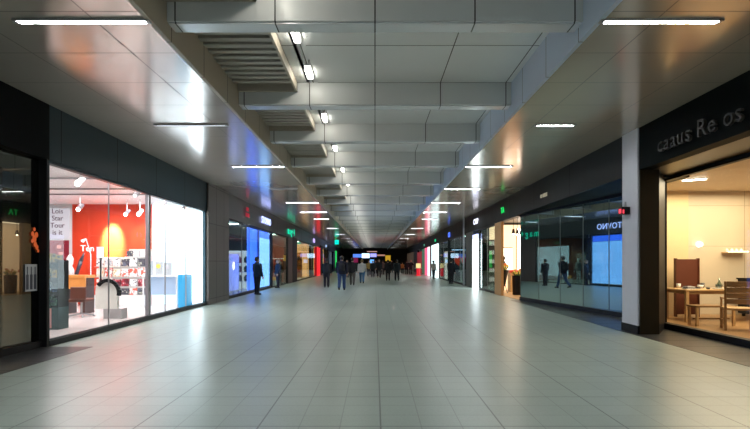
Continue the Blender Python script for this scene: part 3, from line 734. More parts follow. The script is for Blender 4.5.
# chair with back to the glass
M_chairw = wood('chair_wood', (.26,.14,.05), (.40,.24,.10))
def chair(loc, rz, label):
    t = empty('dining_chair', loc, label, 'chair', rz=rz)
    w_, d_ = .26, .25
    for sx in (-1,1):
        MB().bar((sx*w_,-d_,0),(sx*w_,-d_,.46),.045).build('leg', M_chairw, t, local=True)      # front
        MB().bar((sx*w_,d_,0),(sx*w_,d_,.5),.045).bar((sx*w_,d_,.5),(sx*(w_+.02),d_+.1,1.04),.04).build('leg', M_chairw, t, local=True)
        MB().bar((sx*w_,-d_,.66),(sx*(w_+.005),d_+.04,.68),.05,.03).bar((sx*w_,-d_,.46),(sx*w_,-d_,.66),.035).build('armrest', M_chairw, t, local=True)
        MB().bar((sx*w_,-d_,.2),(sx*w_,d_,.2),.03).build('stretcher', M_chairw, t, local=True)
    MB().box(-w_-.01,w_+.01,-d_-.02,d_+.01,.43,.475).build('seat', wood('woven_seat',(.33,.2,.08),(.45,.3,.13),.6,40.,(1,1,1)), t, local=True, bevel=.01)
    bk = MB(); N = 6
    for r, (z, hh) in enumerate(((.62,.1),(.74,.1),(.86,.1),(.98,.12))):
        for k in range(N):
            x0 = -w_+2*w_*k/N; x1 = -w_+2*w_*(k+1)/N
            cy = lambda x: d_+.02+(z-.5)*.18+.05*(1-(x/w_)**2)
            a, b2 = Vector((x0,cy(x0),z)), Vector((x1,cy(x1),z))
            bk.add([(x0,a.y,z-hh/2),(x1,b2.y,z-hh/2),(x1,b2.y+.01,z+hh/2),(x0,a.y+.01,z+hh/2),(x0,a.y+.025,z-hh/2),(x1,b2.y+.025,z-hh/2),(x1,b2.y+.035,z+hh/2),(x0,a.y+.035,z+hh/2)],
                   [(0,1,2,3),(7,6,5,4),(0,4,5,1),(3,2,6,7),(0,3,7,4),(1,5,6,2)])
    bk.build('backrest', M_chairw, t, local=True)
    return t
chair((7.72,10.2,.02), PI-.48, 'wooden armchair with curved slatted back, its back to the glass')
# stool / bench
t = empty('bench', (7.5,10.95,.02), 'low wooden bench tucked at the near side of the dining table', 'bench')
MB().box(7.2,8.1,10.75,11.1,.44,.48).build('seat', M_woodd, t)
for x in (7.24,8.06):
    for y in (10.79,11.06): MB().box(x-.025,x+.025,y-.025,y+.025,.02,.44).build('leg', M_wood, t)
MB().box(7.24,8.06,10.91,10.94,.16,.19).build('stretcher', M_woodd, t)
# red-brown screen
t = empty('room_divider', (8.15,12.7,.02), 'tall red brown leather panel standing behind the dining table', 'screen')
MB().box(7.94,8.52,12.65,12.7,.08,1.54).build('panel', M_redbrown, t, bevel=.01)
MB().box(7.92,7.95,12.62,12.73,.02,1.56).box(8.51,8.54,12.62,12.73,.02,1.56).build('frame', M_redbrown, t)
# tableware
M_plate = mat('porcelain',(.72,.70,.66),.25)
def plate(x,y,z,r,label,m=M_plate): MB().rings([(x,y,z+.003,r*.6,r*.6),(x,y,z+.008,r*.65,r*.65),(x,y,z+.022,r,r),(x,y,z+.026,r,r)],20).build('plate', m, smooth=False, label=label, cat='plate')
plate(7.85,11.75,.80,.14,'white plate at the left on the dining table')
plate(8.35,11.7,.80,.15,'white plate at the middle of the dining table')
plate(8.95,11.7,.80,.15,'white plate behind the armchair on the dining table')
plate(7.87,11.74,.826,.10,'small dark plate stacked on the left white plate', mat('stoneware_dark',(.05,.05,.055),.35))
for k,(x,y,r,h,m,lab) in enumerate(((8.1,11.95,.07,.09,M_plate,'white bowl between the plates'),(8.22,12.05,.05,.14,MATS['stoneware_dark'],'dark cup near the middle of the table'),(8.6,12.0,.08,.1,MATS['stoneware_dark'],'dark bowl right of the middle of the table'),(9.3,11.9,.09,.12,M_plate,'white bowl at the right of the dining table'))):
    MB().rings([(x,y,.803,r*.5,r*.5),(x,y,.80+h*.4,r*.9,r*.9),(x,y,.80+h,r,r),(x,y,.80+h-.01,r*.85,r*.85),(x,y,.82,r*.4,r*.4)],18).build('bowl', m, smooth=True, label=lab, cat='bowl')
MB().rings([(8.5,11.85,.803,.05,.05),(8.5,11.85,.88,.07,.07),(8.5,11.85,.98,.022,.022),(8.5,11.85,1.06,.025,.025)]).build('bottle', glass('bottle_glass',.15,(.5,.6,.55)), smooth=True, label='slim glass bottle on the dining table', cat='bottle')
for k in range(3):
    MB().box(7.48+.02*k,7.70-.01*k,11.52,11.72,.803+.024*k,.825+.024*k).build('book', covers[(2,3,5)[k]][1], label=['white bottom book of the pile on the left of the table','dark middle book of the pile on the left of the table','pale top book of the pile on the left of the table'][k], cat='book', group='books on the dining table')
t = empty('black_cabinet', (10.3,12.6,0), 'low black sideboard at the right behind the armchair', 'sideboard')
MB().box(9.75,11.6,12.4,12.9,.1,1.0).build('body', M_black, t); MB().box(9.72,11.63,12.38,12.92,1.0,1.04).build('top', M_black, t)
for k in range(3):
    d = MB().box(9.78+.61*k,10.36+.61*k,12.385,12.4,.13,.97).build('door', mat('door_black',(.015,.014,.013),.3), t)
    MB().box(10.3+.61*k,10.32+.61*k,12.365,12.385,.5,.65).build('handle', M_alu, d)
for x in (9.85,11.5): MB().box(x-.03,x+.03,12.45,12.5,0.02,.1).box(x-.03,x+.03,12.8,12.85,.02,.1).build('foot', M_black, t)
for k,(x,y,r,h,m,lab) in enumerate(((8.75,11.6,.06,.07,MATS['stoneware_dark'],'small dark bowl near the front edge of the table, behind the armchair'),(7.62,12.05,.05,.12,M_plate,'white cup at the far left of the table'),(8.05,11.6,.05,.05,MATS['stoneware_dark'],'small dark saucer bowl at the front edge of the table'),(9.1,12.1,.06,.16,MATS['stoneware_dark'],'tall dark cup at the right rear of the table'))):
    MB().rings([(x,y,.803,r*.5,r*.5),(x,y,.80+h*.4,r*.9,r*.9),(x,y,.80+h,r,r),(x,y,.80+h-.01,r*.85,r*.85),(x,y,.82,r*.4,r*.4)],18).build('bowl', m, smooth=True, label=lab, cat='bowl')
MB().box(8.56,8.74,11.5,11.56,.803,.825).build('folded_cloth', M_plate, label='folded white cloth at the front edge of the dining table', cat='cloth', bevel=.006)
# dark letters
sign('caaus Re os', .40, mat('letters_dark_bronze',(.035,.03,.025),.5), wall_M('R', XR(8.0)-.07, 7.85, 3.60), (5.3,7.85,3.6), 'dark raised lettering on the black fascia above the furniture shop', 1.08, .025)

# --- angled mirror-like glass front, (6.3,12.15) .. (5.6,18.45)
wn[0] += 1
w = empty(f'window_{wn[0]}', (6,15,0), kind=S)
A, B = Vector((6.62,12.15)), Vector((5.6,18.45)); D = (B-A).normalized(); Nn = Vector((D.y,-D.x))   # Nn points behind
if Nn.x < 0: Nn = -Nn
def seg(s0, s1, d0, d1):
    L = (B-A).length
    p = [A+D*L*s0+Nn*d0, A+D*L*s1+Nn*d0, A+D*L*s1+Nn*d1, A+D*L*s0+Nn*d1]; return [(q.x,q.y) for q in p]
MB().prism(seg(0,1,-.05,.08), 0, .13).prism(seg(0,1,-.03,.06), 3.2, 3.28).build('window_frame', M_frame, w)
js = [0,.17,.36,.56,.78,1]
for a, b in zip(js, js[1:]):
    MB().prism(seg(a+.002,b-.002,0,.015), .13, 3.2).build('glass_pane', M_mirror, w)
for j in js[1:]: MB().prism(seg(j-.0025,j+.0025,-.004,.01), .13, 3.2).build('mullion', mat('joint_green',(.10,.13,.12),.4), w)
MB().prism(seg(0,1,.1,.2), 0, 3.3).build('wall_behind_glass', M_black, kind=S)

# --- warm flower and gift shop 18.6 .. 22
MB().prism(fac(XR,20.95,22.1,.0,.12), 0, 3.24).build('wall_oak_jamb', wood('oak_jamb',(.42,.22,.08),(.58,.33,.14)), kind=S)
M_wl = emis('warm_lit_wall', (1.,.70,.42), 1.3, .3, .7)  # walls emit in place of the shop's warm lighting
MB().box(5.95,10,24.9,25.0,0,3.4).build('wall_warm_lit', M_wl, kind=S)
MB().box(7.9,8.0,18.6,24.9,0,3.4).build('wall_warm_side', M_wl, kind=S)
MB().prism([(5.75,18.5),(13,18.5),(13,18.6),(5.75,18.6)], 0, 3.4).build('wall_partition', M_darkint, kind=S)
MB().prism([(5.55,18.6),(5.6,22),(6.1,22.1),(6.1,24.9),(7.9,24.9),(7.9,18.6)], 0, .015).build('floor_shop', M_wood, kind=S)
t = empty('menu_board', (6.75,24.8,1), 'large white panel on the warm lit shop wall', 'panel')
MB().box(6.4,7.1,24.84,24.9,.9,2.2).build('sheet', emis('white_panel',(1.,.88,.75),1.6), t)
MB().box(6.38,7.12,24.82,24.84,2.2,2.24).build('top_rail', M_woodd, t)
t = empty('light_box', (7.4,24.8,1), 'tall glowing white strip at the right of the warm lit shop', 'light box')
MB().box(7.35,7.8,24.8,24.9,1.0,3.2).build('diffuser', emis('warm_white_box',(1.,.92,.8),3.), t)
MB().box(7.32,7.35,24.78,24.9,.98,3.22).build('frame', M_wood, t)
t = empty('shop_counter', (7,23.6,0), 'red topped counter behind the flower tubs', 'counter')
MB().box(6.6,7.7,23.4,23.9,0,.95).build('body', M_wood, t); MB().box(6.55,7.75,23.35,23.95,.95,1.08).build('worktop', mat('counter_red',(.6,.05,.03),.4), t)
for k in range(3):
    p = (6.2+.35*k, 21.5+.6*k)
    t = empty('hanging_lamp', (p[0],p[1],3.5), f'{["left","middle","right"][k]} of three small dark hanging lamps in the warm shop', 'hanging lamp')
    MB().tube((p[0],p[1],2.95),(p[0],p[1],3.5),.01).build('cord', M_black, t); MB().tube((p[0],p[1],2.75),(p[0],p[1],2.95),.08,.05).build('lamp_shade', M_black, t)
    MB().ball((p[0],p[1],2.74),.045).build('bulb', emis('bulb_warm',(1,.85,.6),25.), t)
def flowers(c, r, n, name, m, parent):
    f = MB(); rr = random.Random(n)
    for k in range(n):
        a, q = rr.random()*2*PI, rr.random()**.5*r; f.ball((c[0]+q*math.cos(a), c[1]+q*math.sin(a), c[2]+rr.uniform(-.06,.12)), .045, n=6)
    f.build(name, m, parent, smooth=True)
for i,(x,y,r0,r1,z0,h,lab) in enumerate(((5.98,22.4,.10,.24,.35,.75,'black conical flower bucket on a stand at the oak jamb'),(6.35,21.3,.24,.26,.02,.85,'black round flower tub at the right of the warm shop entrance'))):
    t = empty('flower_bucket', (x,y,0), lab, 'flower pot')
    MB().rings([(x,y,z0,r0,r0),(x,y,z0+h,r1,r1),(x,y,z0+h-.02,r1-.02,r1-.02)],16).build('bucket', M_black, t, smooth=False)
    if z0 > .1:
        sm = MB()
        for a in (0,2.1,4.2): sm.bar((x+.08*math.cos(a),y+.08*math.sin(a),z0+.1),(x+.2*math.cos(a),y+.2*math.sin(a),.02),.025)
        sm.build('stand', M_black, t)
    lf = MB()
    for k in range(14):
        a = 2*PI*k/14; lf.bar((x+.1*math.cos(a),y+.1*math.sin(a),z0+h-.05),(x+r1*1.1*math.cos(a),y+r1*1.1*math.sin(a),z0+h+.16),.05,.008)
    lf.build('leaves', mat('leaf_green',(.06,.16,.04),.6), t)
    flowers((x,y,z0+h+.12), r1, 16, 'yellow_flowers', emis('petal_yellow',(.9,.65,.1),.3), t)
    flowers((x+.05,y-.05,z0+h+.2), r1*.8, 9, 'orange_flowers', emis('petal_orange',(.9,.25,.06),.3), t)

# --- dark glass shop 22.1 .. 26.6, light boxes
window(XR, 22.15, 25.9, 0, 3.24, [24.0], M_glassd, M_frame, sill=.1)
MB().box(6.2,12,25.1,25.2,0,3.4).build('wall_partition', mat('dim_green_wall',(.06,.075,.07),.5), kind=S)
t = empty('shelf_rack', (5.9,24.2,0), 'dark rack of small white bottles behind the dark right glass', 'rack')
MB().box(5.75,6.1,24.2,24.24,0,2.6).build('back_panel', mat('rack_dark',(.06,.05,.05),.5), t)
for z in (.5,.95,1.4,1.85,2.3): MB().box(5.72,6.1,24.0,24.2,z,z+.02).build('shelf_board', M_alu, t)
for r,z in enumerate((.524,.974,1.424,1.874,2.324)):
    for k in range(4): MB().rings([(5.77+.09*k,24.08,z,.032,.032),(5.77+.09*k,24.08,z+.14,.032,.032),(5.77+.09*k,24.08,z+.2,.012,.012)],8).build('small_bottle', emis('bottle_white',(.8,.75,.7),.5), label=f'small white bottle {k+1} from left on {rown[r]} shelf of the dark rack', cat='bottle', group='bottles in the dark rack')
MB().prism(fac(XR,25.95,27.3,.2,.3), 0, 3.24).build('wall_box_backing', M_black, kind=S)
MB().prism(fac(XR,25.95,27.3,-.04,.18), 0, 2.72).build('light_box', emis('white_pillar_box',(.85,.97,1.),4.2), label='tall glowing white light box pillar on the right side', cat='light box')
MB().prism(fac(XR,25.95,27.3,-.04,.18), 2.72, 3.0).build('light_box', emis('lilac_pillar_box',(.5,.55,1.),1.8), label='small lilac light panel above the tall white pillar', cat='light box')
MB().prism(fac(XR,27.34,29.6,.0,.3), 0, 3.24).build('wall_green_grey', mat('green_grey_cladding',(.07,.085,.075),.35), kind=S)
MB().tube((XR(29.7)-.12,29.7,0),(XR(29.7)-.12,29.7,SOF),.06,n=16).build('steel_post', mat('pale_post',(.6,.62,.65),.3), smooth=True, label='slim pale post rising to the soffit on the right side', cat='post')
# --- window 29.8 .. 37.5
window(XR, 29.85, 37.3, 0, 3.24, [32.3,34.8], M_glassd, M_frame, sill=.1)
t = empty('wall_mural', (7,37.6,1), 'dim red heart shaped mural inside the dark right shop', 'mural')
h_ = MB(); pts = []
for k in range(24):
    a = 2*PI*k/24; pts.append((16*math.sin(a)**3/17, (13*math.cos(a)-5*math.cos(2*a)-2*math.cos(3*a)-math.cos(4*a))/17))
n = len(pts)
h_.add([(6.75+x*.62,37.5,1.55+z*.62) for x,z in pts]+[(6.75+x*.62,37.55,1.55+z*.62) for x,z in pts],[tuple(range(n)),tuple(range(n,2*n))[::-1]]+[(i,(i+1)%n+0,(i+1)%n+n,i+n) for i in range(n)])
h_.build('heart', emis('heart_red',(.6,.05,.02),.5), t)
MB().box(6.0,8.5,37.56,37.6,.6,2.4).build('board', mat('board_navy',(.02,.03,.06),.5), t)
part_wall('R', 37.8, 5.95); part_wall('R', 44.2, 6.1); part_wall('R', 29.0, 6.0)
MB().box(6.0,8.5,37.5,37.56,2.40,2.47).build('light_line', emis('cool_line',(.4,.6,.9),1.5), t)
# --- display 38 .. 44, light boxes
window(XR, 38.0, 44.0, 0, 3.24, [41.], M_glassd, M_frame, sill=.08)
for k,(a,b,cm,lab) in enumerate(((38.4,39.6,covers[0][1],'red and white poster panel'),(39.8,41.2,cover_mat('cov_blue',(.5,.6,.75),(.05,.15,.5),(.8,.8,.85),4.,.6),'pale blue poster panel'),(41.6,43.6,cover_mat('cov_multi',(.8,.75,.7),(.7,.3,.1),(.1,.3,.2),4.,.7),'multicolour poster panel'))):
    MB().prism(fac(XR,a,b,.5,.55), .0, 2.4).build('poster_panel', cm, label=lab+' behind glass on the far right side', cat='poster')
MB().prism(fac(XR,44.4,49.9,-.03,.2), 0, 3.2).build('light_box', emis('cool_white_box',(.75,.95,1.),1.5,.45,1.2), label='wide glowing cool white light box on the far right side', cat='light box')
MB().prism(fac(XR,50.0,52.1,.02,.3), 0, 3.24).build('wall_black_pier', M_black, kind=S)
MB().prism(fac(XR,52.3,54.0,-.03,.2), .0, 3.15).build('light_box', emis('white_pink_box',(1.,.75,.8),2.), label='narrow pinkish white light box on the far right side', cat='light box')
MB().prism(fac(XR,54.1,57.4,-.05,.2), .0, 3.15).build('light_box', emis('pink_box',(1.,.12,.25),1.), label='glowing pink red light box on the far right side', cat='light box')
MB().prism(fac(XR,57.5,62.0,-.0,.25), .05, 3.15).build('wall_green_panel', emis('green_panel',(.06,.28,.14),.35), kind=S)
MB().prism(fac(XR,62.0,70.0,-.02,.25), .0, 2.9).build('wall_red_front', emis('dark_red_front',(.35,.01,.015),.5), kind=S)
MB().prism(fac(XR,70.0,78.0,-.02,.25), .0, 3.2).build('wall_black_pier', M_black, kind=S)
MB().prism(fac(XR,78.0,Y1,-.02,.25), .0, 3.2).build('wall_far_right', emis('far_brown',(.25,.17,.12),.15), kind=S)
t = empty('promotion_stand', (4.75,52.6,0), 'red promotion stand with a yellow display on the right side', 'stand')
MB().rings([(4.75,52.6,0,.3,.3),(4.75,52.6,.06,.3,.3),(4.75,52.6,.07,.2,.2),(4.75,52.6,.8,.22,.22)],16).build('pedestal', emis('stand_red',(.9,.02,.04),.6), t)
MB().box(4.35,5.15,52.45,52.75,.8,.86).build('tray', M_white, t)
MB().box(4.5,5.0,52.5,52.7,.86,1.35).build('display', emis('display_yellow',(1.,.8,.35),.8), t)
# right signs
side_sign('R', 15.2, 3.57, 'O·NILE', .17, emis('sign_dim_gold',(.6,.55,.4),.35), 'small dim gold lettering on the dark right fascia', 1.2)
side_sign('R', 20.4, 3.66, 'TA', .36, emis('sign_green_right',(.0,.75,.12),.9), 'small green glowing sign above the warm lit shop', 1.2)
side_sign('R', 26.2, 3.67, 'CTOP', .42, emis('sign_white_right',(.8,.8,.95),1.5), 'glowing white lettering above the white pillar light box', 1.1)
side_sign('R', 36.6, 3.62, 'ca', .8, emis('sign_blue_right',(.08,.18,1.),1.6), 'small blue glowing sign on the right fascia', 1.5)
side_sign('R', 46, 3.6, 'eco', .5, emis('sign_green_far',(.0,.7,.25),.9), 'far green glowing sign on the right fascia', 1.2)
side_sign('R', 58, 3.6, 'on', .5, emis('sign_green_far2',(.1,.6,.4),.8), 'farthest green glowing sign on the right fascia', 1.2)

# ================================================================ FAR END
MB().box(-8,8,Y1,Y1+.2,0,5.0).build('wall_end', mat('end_wall_black',(.012,.01,.009),.6), kind=S)
for (px0,px1,py0,py1,y,c_,s_,lab) in ((353,361.5,254,257.5,90,(.1,.25,.9),1.5,'blue illuminated sign at the far end, leftmost'),
      (361.8,369.5,253.5,258,89.5,(.55,.75,1.),3.5,'bright white blue illuminated sign at the far end'),
      (370.2,376.5,253.5,257,90,(.35,.35,1.),2.,'violet illuminated sign at the far end'),
      (367,377,251.2,252,88,(.9,.5,.45),.9,'thin reddish light bar above the far signs'),
      (377,385,254.5,256,90.5,(.8,.4,.3),.7,'dim orange sign at the far end'),
      (385.4,390.6,255.4,261,86,(.85,.5,.03),.8,'square yellow hanging sign at the far end'),
      (370,374,259.5,263,91,(.15,.45,1.),2.,'pale blue round screen at the far end'),
      (352,358,257.5,262.5,91,(.5,.03,.15),.5,'dark red panel at the far end left')):
    a, b = pt(px0,py1,y), pt(px1,py0,y)
    t = empty('illuminated_sign', ((a.x+b.x)/2,y,a.z), lab, 'sign')
    MB().box(a.x,b.x,y,y+.1,a.z,b.z).build('face', emis('far_%d_%d'%(px0,py0),c_,s_*.6), t)
    MB().box(a.x-.05,b.x+.05,y+.1,y+.2,a.z-.05,b.z+.05).build('housing', M_black, t)
    MB().tube(((a.x+b.x)/2,y+.15,b.z),((a.x+b.x)/2,y+.15,4.9 if abs(a.x) < 2.3 else SOF),.03).build('hanger', M_black, t)

# ================================================================ PEOPLE
def remesh(mb, name, voxel, smooth=2):
    me = bpy.data.meshes.new('tmp'); me.from_pydata([tuple(v) for v in mb.v], [], mb.f); me.update()
    o = bpy.data.objects.new('tmp', me); col.objects.link(o)
    r = o.modifiers.new('r','REMESH'); r.mode = 'VOXEL'; r.voxel_size = voxel; r.use_smooth_shade = True
    if smooth:
        s_ = o.modifiers.new('s','SMOOTH'); s_.iterations = smooth; s_.factor = .5
    dg = bpy.context.evaluated_depsgraph_get(); dg.update()
    out = bpy.data.meshes.new_from_object(o.evaluated_get(dg)); out.name = name
    bpy.data.objects.remove(o); bpy.data.meshes.remove(me)
    for p in out.polygons: p.use_smooth = True
    return out
def limb(p0, L, ang, side=0.):
    """point at distance L below p0, swung forward (-y) by ang and outward by side"""
    return Vector((p0[0]+L*math.sin(side), p0[1]-L*math.sin(ang)*math.cos(side), p0[2]-L*math.cos(ang)*math.cos(side)))
def pose_meshes(tagname, legs, arms, bag=False):
    """legs: ((thigh, knee) for +x side, for -x side) in degrees forward; arms: ((shoulder, elbow), ...)"""
    R = math.radians
    body, trs, shoes, jk = MB(), MB(), [], MB()
    lows = []
    J = []
    for sx, (th, kn) in zip((1,-1), legs):
        hip = Vector((sx*.09, 0, .92)); knee = limb(hip, .42, R(th)); ank = limb(knee, .41, R(th-kn)); J.append((sx,hip,knee,ank,R(th-kn))); lows.append(ank.z)
    dz = .085-min(lows)
    up = Vector((0,0,dz))
    for sx, hip, knee, ank, a in J:
        hip, knee, ank = hip+up, knee+up, ank+up
        body.caps([(*hip,.082),(*((hip+knee)/2),.07),(*knee,.054),(*(knee*.6+ank*.4),.052),(*ank,.036)])
        trs.caps([(*hip,.105),(*((hip+knee)/2),.088),(*knee,.07),(*(knee*.5+ank*.5),.066),(*(ank+Vector((0,0,.03))),.062)])
        toe = ank+Vector((0,-.15*math.cos(a*.5),-.045-.06*max(0,-math.sin(a))))
        heel = ank+Vector((0,.05,-.045))
        s_ = MB(); s_.caps([(*heel,.04),(*((heel+toe)/2+Vector((0,0,.01))),.045),(*toe,.036)]); s_.caps([(*heel,.04),(*(ank+Vector((0,0,.02))),.045)])
        body.caps([(*ank,.036),(*(ank+Vector((0,-.1,-.045))),.03)])
        shoes.append(remesh(s_, 'shoe', .012, 1))
    z = dz
    tor = [(0,0,.86+z,.15,.10),(0,0,.93+z,.165,.11),(0,0,1.03+z,.145,.10),(0,0,1.12+z,.14,.098),(0,-.005,1.25+z,.165,.115),(0,0,1.36+z,.178,.11),(0,.005,1.42+z,.16,.085),(0,.01,1.46+z,.09,.065),(0,.01,1.50+z,.055,.055)]
    body.rings(tor, 16)
    body.caps([(0,.01,1.45+z,.056),(0,0,1.53+z,.052)])
    # head with face
    hz = 1.635+z
    body.rings([(0,-.02,hz-.125,.03,.035),(0,-.02,hz-.11,.05,.06),(0,-.012,hz-.07,.062,.08),(0,0,hz-.02,.072,.092),(0,.005,hz+.03,.077,.097),(0,.008,hz+.07,.07,.088),(0,.01,hz+.10,.045,.06),(0,.01,hz+.115,.015,.02)],16)
    body.caps([(0,-.092,hz+.0,.010),(0,-.108,hz-.035,.014)], 8)                       # nose
    body.caps([(-.022,-.085,hz-.065,.008),(.022,-.085,hz-.065,.008)], 6)               # mouth
    for sx in (-1,1): body.ball((sx*.076,.01,hz-.01),.012,.022,.034,8)                 # ears
    trs.rings([(0,0,.82+z,.13,.10),(0,0,.9+z,.178,.122),(0,0,1.0+z,.165,.115)],16)
    jk.rings([(0,0,.84+z,.188,.138),(0,0,.95+z,.19,.14),(0,0,1.08+z,.178,.13),(0,-.005,1.25+z,.192,.14),(0,0,1.37+z,.20,.13),(0,.005,1.43+z,.17,.10),(0,.01,1.475+z,.085,.08),(0,.01,1.51+z,.075,.075)],18)
    for sx, (sh, el) in zip((1,-1), arms):
        s0 = Vector((sx*.185,0,1.39+z)); e0 = limb(s0,.28,R(sh),sx*.12); w0 = limb(e0,.25,R(sh+el),sx*.03)
        d = (w0-e0).normalized(); pal = w0+d*.085
        body.caps([(*s0,.05),(*e0,.04),(*w0,.027)])
        jk.caps([(*s0,.072),(*((s0+e0)/2),.065),(*e0,.056),(*(w0-d*.01),.044)])
        body.caps([(*w0,.026),(*(w0+d*.04),.03),(*pal,.031)])
        f_ = Vector((0,-1,0)) - d*Vector((0,-1,0)).dot(d); f_.normalize()
        for k, (off, ln) in enumerate(((.028,.070),(.010,.080),(-.010,.075),(-.027,.058))):
            b0 = pal+f_*off; b1 = b0+d*ln*.5; b2 = b1+(d*.85+Vector((-sx*.5,0,0))).normalized()*ln*.5
            body.caps([(*b0,.0105),(*b1,.0095),(*b2,.008)], 6)
        tb = w0+d*.03+f_*.025; body.caps([(*tb,.012),(*(tb+f_*.03+d*.03),.0105),(*(tb+f_*.035+d*.06),.009)], 6)
    hair = MB().rings([(0,.03,hz-.07,.07,.075),(0,.03,hz-.01,.084,.09),(0,.02,hz+.04,.088,.10),(0,.012,hz+.085,.078,.09),(0,.012,hz+.118,.045,.055),(0,.012,hz+.13,.01,.01)],16)
    eyes = MB()
    for sx in (-1,1): eyes.ball((sx*.03,-.084,hz-.002),.012,.008,.008,8)
    ems = bpy.data.meshes.new('eye'); ems.from_pydata(eyes.v,[],eyes.f)
    out = dict(body=remesh(body,'body',.0085,1), jacket=remesh(jk,'jacket',.016,2), trousers=remesh(trs,'trousers',.014,2), shoeA=shoes[0], shoeB=shoes[1], hair=remesh(hair,'hair',.012,2), eyes=ems, dz=z)
    if bag:
        bg = MB().rings([(0,.2,1.0+z,.13,.07),(0,.2,1.1+z,.15,.09),(0,.2,1.3+z,.14,.08),(0,.19,1.4+z,.08,.04)],14); out['bag'] = remesh(bg,'backpack',.016,2)
    return out
poses = dict(
  walkA=pose_meshes('a', ((24,4),(-16,22)), ((-18,14),(20,22))),
  walkB=pose_meshes('b', ((-14,26),(20,3)), ((18,20),(-20,10)), bag=True),
  stand=pose_meshes('c', ((2,1),(-2,2)), ((4,18),(2,14))),
  phone=pose_meshes('d', ((3,2),(-4,4)), ((35,95),(3,12))))
CLO = {}
def cloth(c, rough=.85):
    k = tuple(c)
    if k not in CLO: CLO[k] = mat('cloth_%d'%len(CLO), c, rough, var=.25, scale=14., bump=.3)
    return CLO[k]
def part(nm, me, m, parent, label=None):
    o = bpy.data.objects.new(nm, me); col.objects.link(o); o.parent = parent
    if not me.materials: me.materials.append(None)
    o.material_slots[0].link = 'OBJECT'; o.material_slots[0].material = m
    return tag(o, label)
def person(px, y, pose, hgt, rz, jacket, trousers, hair, label, group=None, x=None, bagc=None):
    X = (px-375)*y/F if x is None else x
    p = poses[pose]; t = empty('person', (X,y,0), label, 'person', group, rz=rz)
    s = hgt/(1.755+p['dz']); t.scale = (s*1.16,s*1.14,s)
    part('body', p['body'], M_skin, t); part('jacket', p['jacket'], cloth(jacket), t); part('trousers', p['trousers'], cloth(trousers), t)
    part('shoe', p['shoeA'], cloth((.015,.013,.012),.4), t); part('shoe', p['shoeB'], cloth((.015,.013,.012),.4), t)
    part('hair', p['hair'], cloth(hair,.6), t); part('eyes', p['eyes'], M_black, t)
    if bagc and 'bag' in p: part('backpack', p['bag'], cloth(bagc), t)
BK, NV, JN = (.012,.012,.016), (.02,.035,.07), (.05,.10,.22)
DH, BH = (.02,.014,.01), (.25,.15,.06)
AW, TW = PI, 0.
person(326.6,27.8,'stand',1.68,AW,BK,(.015,.012,.018),DH,'person in a black coat walking away, leftmost of the middle group')
person(341.8,24.9,'walkB',1.80,AW,(.014,.014,.03),(.04,.08,.19),DH,'person in dark jacket and blue jeans walking away, nearest in mid hall',bagc=(.02,.02,.025))
person(352.3,30.3,'walkA',1.74,AW,(.014,.012,.014),(.09,.075,.065),DH,'person in a black jacket and taupe trousers, right of the nearest walker')
person(362,33.3,'walkA',1.66,AW,(.62,.58,.55),(.07,.18,.34),BH,'person in a pale jacket and light blue jeans walking away')
person(369,49.7,'walkB',1.66,TW,(.35,.25,.08),(.02,.02,.03),DH,'person in a mustard jacket and dark trousers in the far group')
person(372.9,46.7,'stand',1.62,TW,(.015,.02,.03),BK,DH,'short person in black standing next to the one in mustard')
person(379,45,'walkA',1.74,TW,(.015,.015,.02),BK,(.12,.07,.04),'person in black striding, centre of the far group')
person(382.8,56,'walkB',1.7,AW,(.10,.06,.05),BK,DH,'small distant person in brown behind the centre walker')
person(388,38,'stand',1.66,AW,BK,(.02,.02,.025),DH,'person in black, left one of the pair walking right of centre')
person(396.9,37.6,'walkA',1.68,AW,(.015,.02,.025),(.02,.022,.03),DH,'person in black, right one of the pair walking right of centre')
person(402.4,63,'stand',1.45,TW,(.6,.2,.06),BK,DH,'small distant person in an orange top right of the pair')
person(406.8,58,'stand',1.72,AW,BK,BK,DH,'distant person in black, left of two near the red front')
person(410.8,57,'phone',1.74,TW,BK,BK,DH,'distant person in black, right of two near the red front')
person(375.5,60,'stand',1.7,TW,(.03,.03,.05),BK,DH,'distant person in dark clothes below the violet sign')
person(391.5,66,'stand',1.75,TW,BK,BK,DH,'distant person in black below the yellow hanging sign')
person(347,45,'stand',1.7,TW,BK,(.02,.03,.06),DH,'distant person in black left of centre near the blue light box')
person(461,32.2,'stand',1.66,PI*.8,BK,BK,DH,'person in black standing at the dark window on the right',x=5.1)
person(440,42.6,'stand',1.62,PI*.7,(.55,.52,.5),(.04,.06,.1),DH,'person in a light top standing at the far right display window',x=5.2)
person(257.5,21.6,'stand',1.70,PI*.8,(.02,.05,.11),(.015,.02,.035),DH,'man in a dark blue jacket standing in front of the blue light box',x=-5.3)
person(277.5,27.3,'stand',1.62,-PI*.3,(.02,.025,.05),(.03,.02,.03),(.3,.2,.13),'person in dark navy clothes standing right of the blue light boxes',x=-5.52)
person(289,32.2,'stand',1.55,PI*.5,(.012,.012,.014),BK,DH,'person in black inside the shop below the green sign',x=-6.35)

